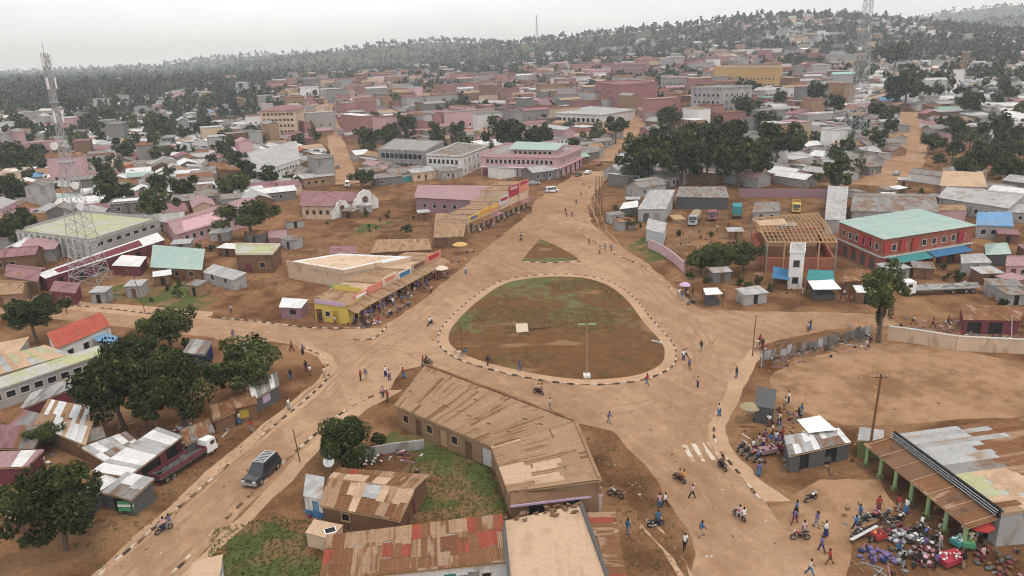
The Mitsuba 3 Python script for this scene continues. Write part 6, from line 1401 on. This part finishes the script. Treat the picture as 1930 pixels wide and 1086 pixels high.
# ================================================================ poles, lamps, umbrellas, signs, market goods
def pole(label, foot, H, r=.11, lean_=(0, 0), arm=None, m='brown', name='utility_pole', cat_='utility pole'):
    key = thing(name, label, cat_); p = at(*foot); z = float(terr(p[0], p[1])); top = np.array([p[0] + lean_[0], p[1] + lean_[1], z + H])
    put(key, 'shaft', tube([(p[0], p[1], z - .3), top], [r, r * .7], 9), m, 40)
    if arm:
        put(key, 'crossarm', bar(top + [-arm, 0, -.35], top + [arm, 0, -.35], .11), m)
        for s in (-1, -.35, .35, 1): put(key, 'insulator', cyl(top[0] + s * arm * .92, top[1], top[2] - .28, top[2] - .05, .05, 6), 'dirty_white')
    return key, top


pole('tall dark wooden pole leaning right beside the tin kiosk', (1635, 872), 10.6, .16, (.25, 0), .7)
pole('thin pole at the right road edge beside two people', (1418, 672), 6.6, .09, (.1, 0)); pole('thin leaning pole standing in the left grass', (275, 592), 7.5, .08, (-1.0, 0)); pole('slim pole at the end of the far right footpath', (1306, 566), 4.2, .08)
for i, x in enumerate((1123, 1129, 1134)): pole(f'brown wooden pole in the group of three by the far footpath, {("left", "middle", "right")[i]}', (x, 405), 11, .16, (0, 0))
pole('slim pole leaning beside the left street by the red roofed house', (128, 592), 5, .09, (-.8, 0)); pole('bent stick pole at the kerb right of the black car', (566, 872), 4.2, .08, (-.4, .2)); pole('thin white pole rising from the pale stone wall at the right edge', (1906, 652), 5, .08, (-.7, 0), m='dirty_white')
k_, t_ = pole('thin pole on the near left rim of the big island', (872, 672), 6.0, .07, (-.15, 0), name='lamp_post', cat_='lamp post')
k_ = thing('street_lamp', 'tall pale street lamp with a flat green double head on the big island', 'street lamp'); p_ = at(1106, 712)
put(k_, 'shaft', cyl(p_[0], p_[1], .1, 8.0, .09, 10, .05), 'tan'); put(k_, 'foot', mesh_of(bevel(part_box(-.5, .5, 1.0, 0, .5), .08)), 'plaster_white', 30, tw=pose((p_[0], p_[1], .08)))
put(k_, 'lamp_arm', bar((p_[0] - 1.0, p_[1], 8.0), (p_[0] + 1.0, p_[1], 8.0), .07), 'tan')
for s in (-1, 1): put(k_, 'lamp_head', mesh_of(bevel(part_box(-.5, .5, .36, 0, .16), .05)), 'pale_green', 30, tw=pose((p_[0] + s * .75, p_[1], 8.0)))
k_ = thing('signboard', 'fallen pale tan board with a dark bar for its shadow on the big island', 'board'); p_ = at(984, 626)
put(k_, 'panel', box(0, 0, 0, 2.0, .12, 1.5), 'cream', tw=T().translate([p_[0], p_[1], .75]).rotate([0, 0, 1], 8).rotate([1, 0, 0], -35)); put(k_, 'beam', bar((p_[0] + 1.2, p_[1] + .8, .28), (p_[0] + 4.8, p_[1] + 1.4, .24), .2), 'brown'); put(k_, 'prop', bar((p_[0] + .5, p_[1] + 1.2, .1), (p_[0] + .3, p_[1] + .2, 1.0), .09), 'brown')  # the brown bar right of the panel stands in for its dark shadow
k_ = thing('white_post', 'pale fallen post at the right end of the big island', 'post'); a, b = at(1228, 644), at(1246, 648); put(k_, 'shaft', bar(a + [0, 0, .2], b + [0, 0, .2], .2), 'dirty_white'); put(k_, 'foot', box(b[0], b[1], .25, .4, .4, .4), 'dirty_white')


def umbrella(label, foot, R, H, m, table='brown'):
    key = thing('market_umbrella', label, 'umbrella'); p = at(*foot); z = float(terr(p[0], p[1])); n = 8
    ring = np.array([[R * math.cos(t), R * math.sin(t), 0] for t in np.arange(n) * 2 * np.pi / n]); v = np.vstack([[[0, 0, .55]], ring * .55 + [0, 0, .38], ring, ring + [0, 0, -.12]]) + [p[0], p[1], z + H]
    f = [[0, 1 + i, 1 + (i + 1) % n] for i in range(n)]
    for r0, r1 in ((1, 1 + n), (1 + n, 1 + 2 * n)):
        for i in range(n): j = (i + 1) % n; f += [[r0 + i, r1 + i, r1 + j], [r0 + i, r1 + j, r0 + j]]
    put(key, 'canopy', (v, np.array(f)), m); put(key, 'shaft', cyl(p[0], p[1], z, z + H + .5, .04, 6), 'timber')
    for i in range(n): t = i * 2 * np.pi / n; put(key, 'rib', bar((p[0], p[1], z + H + .42), (p[0] + R * .9 * math.cos(t), p[1] + R * .9 * math.sin(t), z + H - .02), .025), 'dark_grey')


umbrella('pale market umbrella at the road edge before the near shop row', (833, 524), 1.5, 2.1, 'cream'); umbrella('tan market umbrella at the far end of the near shop row', (868, 478), 1.9, 2.2, 'ochre'); umbrella('tan market umbrella beside the dark tarpaulin hut', (1411, 795), 1.25, 2.0, 'khaki'); umbrella('red market umbrella at the right of the goods crowd', (1838, 1024), 1.3, 2.1, 'red'); umbrella('small white umbrella by the pole right of the island', (1290, 556), 1.1, 2.0, 'lilac')


def goods(label, c, L, W, ang, cloth, items, n=14, name='market_table', h=.75):
    key = thing(name, label, 'market table'); p = at(*c); tw = pose((p[0], p[1], .02), ang)
    put(key, 'table_top', box(0, 0, h, L, W, .06), 'timber', tw=tw); put(key, 'cloth', mesh_of(part_box(-L / 2 - .03, L / 2 + .03, W + .06, h * .45, h + .05, .02, .02, .02)), cloth, tw=tw)
    for x in (-1, 1):
        for y in (-1, 1): put(key, 'leg', box(x * (L / 2 - .1), y * (W / 2 - .08), h * .3, .07, .07, h * .6), 'brown', tw=tw)
    for i in range(n): put(key, 'goods', mesh_of(hull(SPH * RNG.uniform(.06, .16, 3) + [RNG.uniform(-L / 2 + .1, L / 2 - .1), RNG.uniform(-W / 2 + .1, W / 2 - .1), h + .12])), items[i % len(items)], 60, tw=tw)


def heap(label, c, R, h, m, n=22, name='goods_heap'):
    p = at(*c); key = thing(name, label, 'goods heap')
    for i in range(n):
        a, r = RNG.uniform(0, 6.28), R * RNG.random() ** .6; s = RNG.uniform(.1, .26) * np.array([1.4, 1, .7])
        put(key, 'bundle', mesh_of(hull((SPH * s) @ np.array([[math.cos(a), math.sin(a), 0], [-math.sin(a), math.cos(a), 0], [0, 0, 1]]) + [p[0] + r * math.cos(a), p[1] + r * math.sin(a), .12 + h * (1 - r / R) * RNG.uniform(.4, 1)])), m[i % len(m)], 60)


HALF = .9
for i, (c, m, it) in enumerate((((690, 592), 'violet', ['red', 'violet', 'cream']), ((715, 579), 'maroon', ['yellow', 'red', 'white']), ((738, 566), 'purple_wall', ['white', 'black', 'pink']), ((762, 552), 'brown', ['orange', 'green', 'cream']), ((786, 540), 'maroon', ['tan', 'red', 'white']), ((806, 528), 'brown', ['ochre', 'tan', 'green']))):
    goods(f'market table with {("violet", "maroon", "dull purple", "brown", "deep maroon", "tan brown")[i]} cloth under the near shop awnings, {("first", "second", "third", "fourth", "fifth", "sixth")[i]} from the corner', c, 2.4, 1.0, HALF, m, it)
goods('market stall table with red and white cloth at the bottom right', (1790, 1062), 2.4, 1.3, .35, 'crimson', ['white', 'pink', 'red'], 26); goods('market table with teal cloth right of the goods crowd', (1806, 1030), 1.3, .9, .4, 'teal', ['white', 'light_blue', 'green'], 14); goods('market table with green cloth beside the teal table', (1822, 1032), 1.2, 1.0, 1.2, 'green', ['green', 'yellow', 'pale_green'], 10)
goods('market table piled with red cloth in the goods crowd', (1655, 1018), 1.1, .9, .4, 'red', ['red', 'maroon', 'orange'], 14); goods('table with dark maroon cloth left of the zinc stall', (1482, 846), 2.2, 1.1, .6, 'maroon', ['red', 'violet', 'tan'], 16); goods('table with violet cloth among the market crowd', (1446, 856), 2.0, 1.0, .3, 'purple_wall', ['maroon', 'pink', 'black'], 16); goods('table with grey cloth in front of the zinc stall', (1545, 872), 2.0, 1.0, .1, 'dark_grey', ['white', 'grey', 'cream'], 14)
heap('heap of pale grey sacks in the goods crowd', (1703, 1020), 1.5, .9, ['grey', 'tin_grey', 'dark_grey', 'grey'], 34); heap('heap of violet blue bundles in the goods crowd', (1652, 1050), 1.5, .6, ['violet', 'navy', 'violet'], 30); heap('heap of dark grey goods at the bottom of the goods crowd', (1712, 1052), 1.8, .6, ['dark_grey', 'grey', 'black'], 36); heap('heap of maroon and pink goods at the bottom right', (1752, 1050), 1.5, .6, ['maroon', 'deep_pink', 'pink'], 30)
heap('heap of dark maroon goods in the bottom right corner', (1880, 1060), 2.0, .6, ['maroon', 'dark_grey', 'brown'], 34); heap('heap of black and white goods right of the grey sacks', (1735, 1024), 1.3, .6, ['black', 'white', 'dark_grey'], 26); heap('heap of dark goods behind the row of motorcycles', (1690, 1000), 1.6, .5, ['dark_grey', 'grey', 'maroon'], 26); heap('heap of rust and cream goods by the road right of the yellow corner shop', (705, 610), 1.2, .5, ['maroon', 'violet', 'cream'], 22)
heap('heap of pale rags under the tree in the court', (700, 868), 1.5, .4, ['white', 'grey', 'pink'], 26); heap('washing and grey rags beside the tree in the court', (745, 858), 1.8, .3, ['pale_grey', 'dark_grey', 'maroon'], 24); heap('heap of scrap by the maroon shacks at the left edge', (60, 880), 2.0, .4, ['maroon', 'white', 'pink', 'grey'], 30); heap('heap of scrap under the left trees', (350, 812), 1.6, .4, ['deep_pink', 'grey', 'white'], 22)
for i, (x, y) in enumerate(((1600, 1030), (1648, 1008))):
    pass
k_ = thing('handcart', 'wooden plank handcart at the left rim of the goods crowd', 'handcart'); a, b = at(1602, 1030), at(1652, 1004); put(k_, 'plank', bar(a + [0, 0, .7], b + [0, 0, .75], .3, .07), 'dirty_white'); put(k_, 'plank', bar(a + [.2, .4, .7], b + [.2, .4, .75], .3, .07), 'black'); put(k_, 'axle', bar((a + b) / 2 + [-.4, .7, .35], (a + b) / 2 + [.5, -.5, .35], .07), 'black')
for s, o in ((-.4, .7), (.5, -.5)):
    wk = fresh(f'{k_}__wheel'); ty, ri = wheel_meshes(.35, .1); c = (a + b) / 2
    for nm, m, bb in (('tyre', ty, 'tyre'), ('rim', ri, 'grey')): put(wk, nm, m, bb, 40, tw=T().translate([c[0] + s, c[1] + o, .37]).rotate([0, 0, 1], 35))
k_ = thing('signboard', 'green and white signboard on two legs before the corner kiosk', 'signboard'); a, b = at(226, 972), at(256, 972); a[2] = b[2] = 1.1
put(k_, 'panel', bar(a, b, .08, 1.1), 'green'); put(k_, 'white_band', bar(a + [0, -.06, .1], b + [0, -.06, .1], .03, .25), 'white')
for q in (a, b): put(k_, 'leg', cyl(q[0], q[1], 0, .6, .04, 6), 'brown')
k_ = thing('satellite_dish', 'large pale round satellite dish beside the patchwork house', 'satellite dish'); p_ = at(624, 905)
rr = np.linspace(0, .62, 6); v = np.array([[r * math.cos(t), r * math.sin(t), .45 * r * r] for r in rr for t in np.arange(24) * np.pi / 12]); f = [[i * 24 + j, i * 24 + (j + 1) % 24, (i + 1) * 24 + (j + 1) % 24, (i + 1) * 24 + j] for i in range(5) for j in range(24)]
f = np.array(f); dish = tri(np.vstack([v, v - [0, 0, .03]]), np.vstack([f[:, [0, 1, 2]], f[:, [0, 2, 3]], f[:, [2, 1, 0]] + 144, f[:, [3, 2, 0]] + 144])); tw = T().translate([p_[0], p_[1], 2.3]).rotate([1, 0, 0], 55)
put(k_, 'reflector', dish, 'white', True, tw=tw); put(k_, 'feed_arm', cat(tube([(0, -.6, .17), (0, 0, .6)], .02, 5), tube([(0, 0, .55), (0, 0, .68)], .05, 8)), 'grey', tw=tw); put(k_, 'mount', cyl(p_[0], p_[1] + .15, 0, 2.25, .05, 8), 'grey')
fence_wall('court_wall', 'low grey block wall through the court behind the patchwork house', [(690, 862), (745, 852), (800, 846)], 1.2, .2, 'plaster_grey')

# ---------------------------------------------------------------- grass tufts, weeds, stones and litter
def scatter_in(poly, n, g):
    x0, y0, x1, y1 = poly.bounds; out = []
    while len(out) < n:
        p = g.uniform((x0, y0), (x1, y1), (n, 2)); out += p[shapely.contains_xy(poly, p[:, 0], p[:, 1])].tolist()
    return np.array(out[:n])


g_ = np.random.default_rng(5)


def tufts(name, label, pts, hgt, tones, z=0.0, blades=5):
    n = len(pts); a = g_.uniform(0, 6.28, (n, blades)); l = hgt * g_.uniform(.5, 1.3, (n, blades)); b = np.c_[pts, np.full(n, z)]
    d = np.stack([np.cos(a), np.sin(a), 0 * a], -1); base = b[:, None] + d * .05; side = np.stack([-np.sin(a), np.cos(a), 0 * a], -1) * (.07 * hgt / .3)
    tip = base + d * l[..., None] * .7 + np.array([0, 0, 1]) * l[..., None]
    v = np.stack([base - side, base + side, tip], 2).reshape(-1, 3); f = np.arange(len(v)).reshape(-1, 3); t = g_.random((n * blades, 1)); c = np.array(tones[0]) * (1 - t) + np.array(tones[1]) * t
    key = thing(name, label, 'grass', kind='stuff'); put(key, None, (v, f), 'leaf', False, color=np.repeat(c, 3, 0))


GT = [(.055, .066, .020), (.135, .145, .05)]
court = ground_poly([(790, 850), (905, 838), (935, 900), (958, 972), (845, 985), (775, 985), (790, 930), (802, 897)]); corner = ground_poly([(420, 1005), (520, 985), (600, 1000), (612, 1086), (605, 1130), (400, 1130)])
tufts('grass', 'long green grass growing in the court', scatter_in(court.buffer(1.0), 1700, g_), .17, GT); tufts('grass', 'rough green grass growing at the bottom beside the rusty roof', scatter_in(corner.buffer(1.0), 1500, g_), .2, GT)
ip = scatter_in(isl_poly.buffer(-2), 14000, g_); keep = meshkit.fbm(np.c_[ip * .09, ip[:, :1] * 0 + 3], 3) * .8 + .2 * meshkit.fbm(np.c_[ip * .6, ip[:, :1] * 0], 2) + .006 * (ip[:, 1] - 132) > .5
tufts('grass', 'short patchy grass on the big island', ip[keep], .16, [(.07, .085, .03), (.17, .18, .08)], .1, 3)
open_ = ground_poly([(0, 900), (180, 1090), (300, 1000), (430, 880), (520, 790), (420, 830), (200, 960), (0, 860)]).union(ground_poly([(1100, 820), (1180, 850), (1260, 960), (1320, 1086), (1190, 1086), (1140, 950)])).union(ground_poly([(1200, 470), (1450, 540), (1650, 580), (1600, 560), (1400, 520), (1250, 450)])).union(ground_poly([(380, 560), (560, 470), (780, 400), (880, 460), (660, 470), (520, 560)]))
tufts('weeds', 'sparse low weeds on the bare earth', scatter_in(open_, 3600, g_), .2, [(.06, .07, .025), (.16, .15, .06)], 0, 4)
lit = scatter_in(open_.union(ground_poly([(1420, 700), (1900, 700), (1700, 800), (1600, 1086), (1420, 900)])).union(road_poly.buffer(-1)), 1900, g_)
vs, fs, cs, k = [], [], [], 0; CUBE_ = mesh_of(hull([(1, 0, 0), (-1, .2, 0), (0, 1, .1), (.1, -1, 0), (0, 0, 1), (.5, .5, .6)]))
for x, y in lit:
    s = g_.uniform(.03, .13) * np.array([g_.uniform(.8, 2.2), g_.uniform(.8, 1.6), .6]); a = g_.uniform(0, 6.28); q = CUBE_.vertices * s; q = np.c_[q[:, 0] * math.cos(a) - q[:, 1] * math.sin(a), q[:, 0] * math.sin(a) + q[:, 1] * math.cos(a), q[:, 2]]
    vs.append(q + [x, y, .03]); fs.append(CUBE_.faces + k); k += len(q); cs.append(np.tile([(.22, .13, .08), (.13, .08, .05), (.45, .42, .38), (.3, .2, .13), (.4, .28, .2)][g_.integers(5)], (len(q), 1)))
key = thing('litter', 'small stones, clods and scraps strewn over road and earth', 'litter', kind='stuff'); put(key, None, (np.vstack(vs), np.vstack(fs)), 'paint', False, color=np.vstack(cs))

# bigger scraps: planks, tins, sacks and rags lying about the stalls and sheds
scrap_in = [ground_poly(q) for q in ([(20, 830), (160, 800), (330, 800), (440, 770), (520, 740), (470, 800), (300, 930), (180, 990), (20, 900)], [(640, 612), (690, 615), (850, 520), (900, 470), (860, 470), (660, 590)], [(1400, 780), (1480, 770), (1620, 880), (1500, 900), (1400, 860)], [(1590, 960), (1760, 950), (1930, 1010), (1930, 1086), (1600, 1086)], [(560, 960), (780, 980), (800, 900), (690, 850), (800, 850), (770, 990), (620, 1010)], [(1700, 600), (1930, 610), (1930, 650), (1690, 630)], [(1230, 440), (1400, 440), (1560, 560), (1400, 560), (1290, 520)], [(60, 480), (460, 520), (400, 560), (60, 560)], [(1440, 660), (1650, 620), (1640, 660), (1470, 700)])]
vs, fs, cs, k = [], [], [], 0
for pg in scrap_in:
    for x, y in scatter_in(pg, int(min(150, 40 + pg.area * .35)), g_):
        t = g_.integers(3); s = np.array(((g_.uniform(.4, 1.3), .09, .04), (.2, .18, .22), (g_.uniform(.15, .4), g_.uniform(.12, .3), .07))[t]); b = CUBE_ if t == 2 else box(0, 0, 0, 1.6, 1.6, 1.6)
        a = g_.uniform(0, 6.28); q = np.asarray(b.vertices) * s; q = np.c_[q[:, 0] * math.cos(a) - q[:, 1] * math.sin(a), q[:, 0] * math.sin(a) + q[:, 1] * math.cos(a), q[:, 2]]
        vs.append(q + [x, y, s[2] * .8 + .01]); fs.append(np.asarray(b.faces) + k); k += len(q); cs.append(np.tile([(.20, .12, .07), (.10, .06, .045), (.50, .48, .45), (.16, .05, .06), (.05, .05, .05), (.30, .2, .12), (.22, .22, .23), (.3, .16, .18)][g_.integers(8)], (len(q), 1)))
key = thing('scrap', 'planks, tins, sacks and rags lying about the stalls and sheds', 'scrap', kind='stuff'); put(key, None, (np.vstack(vs), np.vstack(fs)), 'paint', False, color=np.vstack(cs))


# ---------------------------------------------------------------- the air between the camera and the hills
scene['haze'] = {'type': 'cube', 'to_world': T().translate([0, 6800, 200]).scale([12500, 7300, 204]), 'bsdf': {'type': 'null'}, 'interior': {'type': 'ref', 'id': 'haze_air'}}
labels['haze'] = {'kind': 'stuff', 'label': 'thin pale haze in the air over the town and the far hills', 'category': 'haze'}
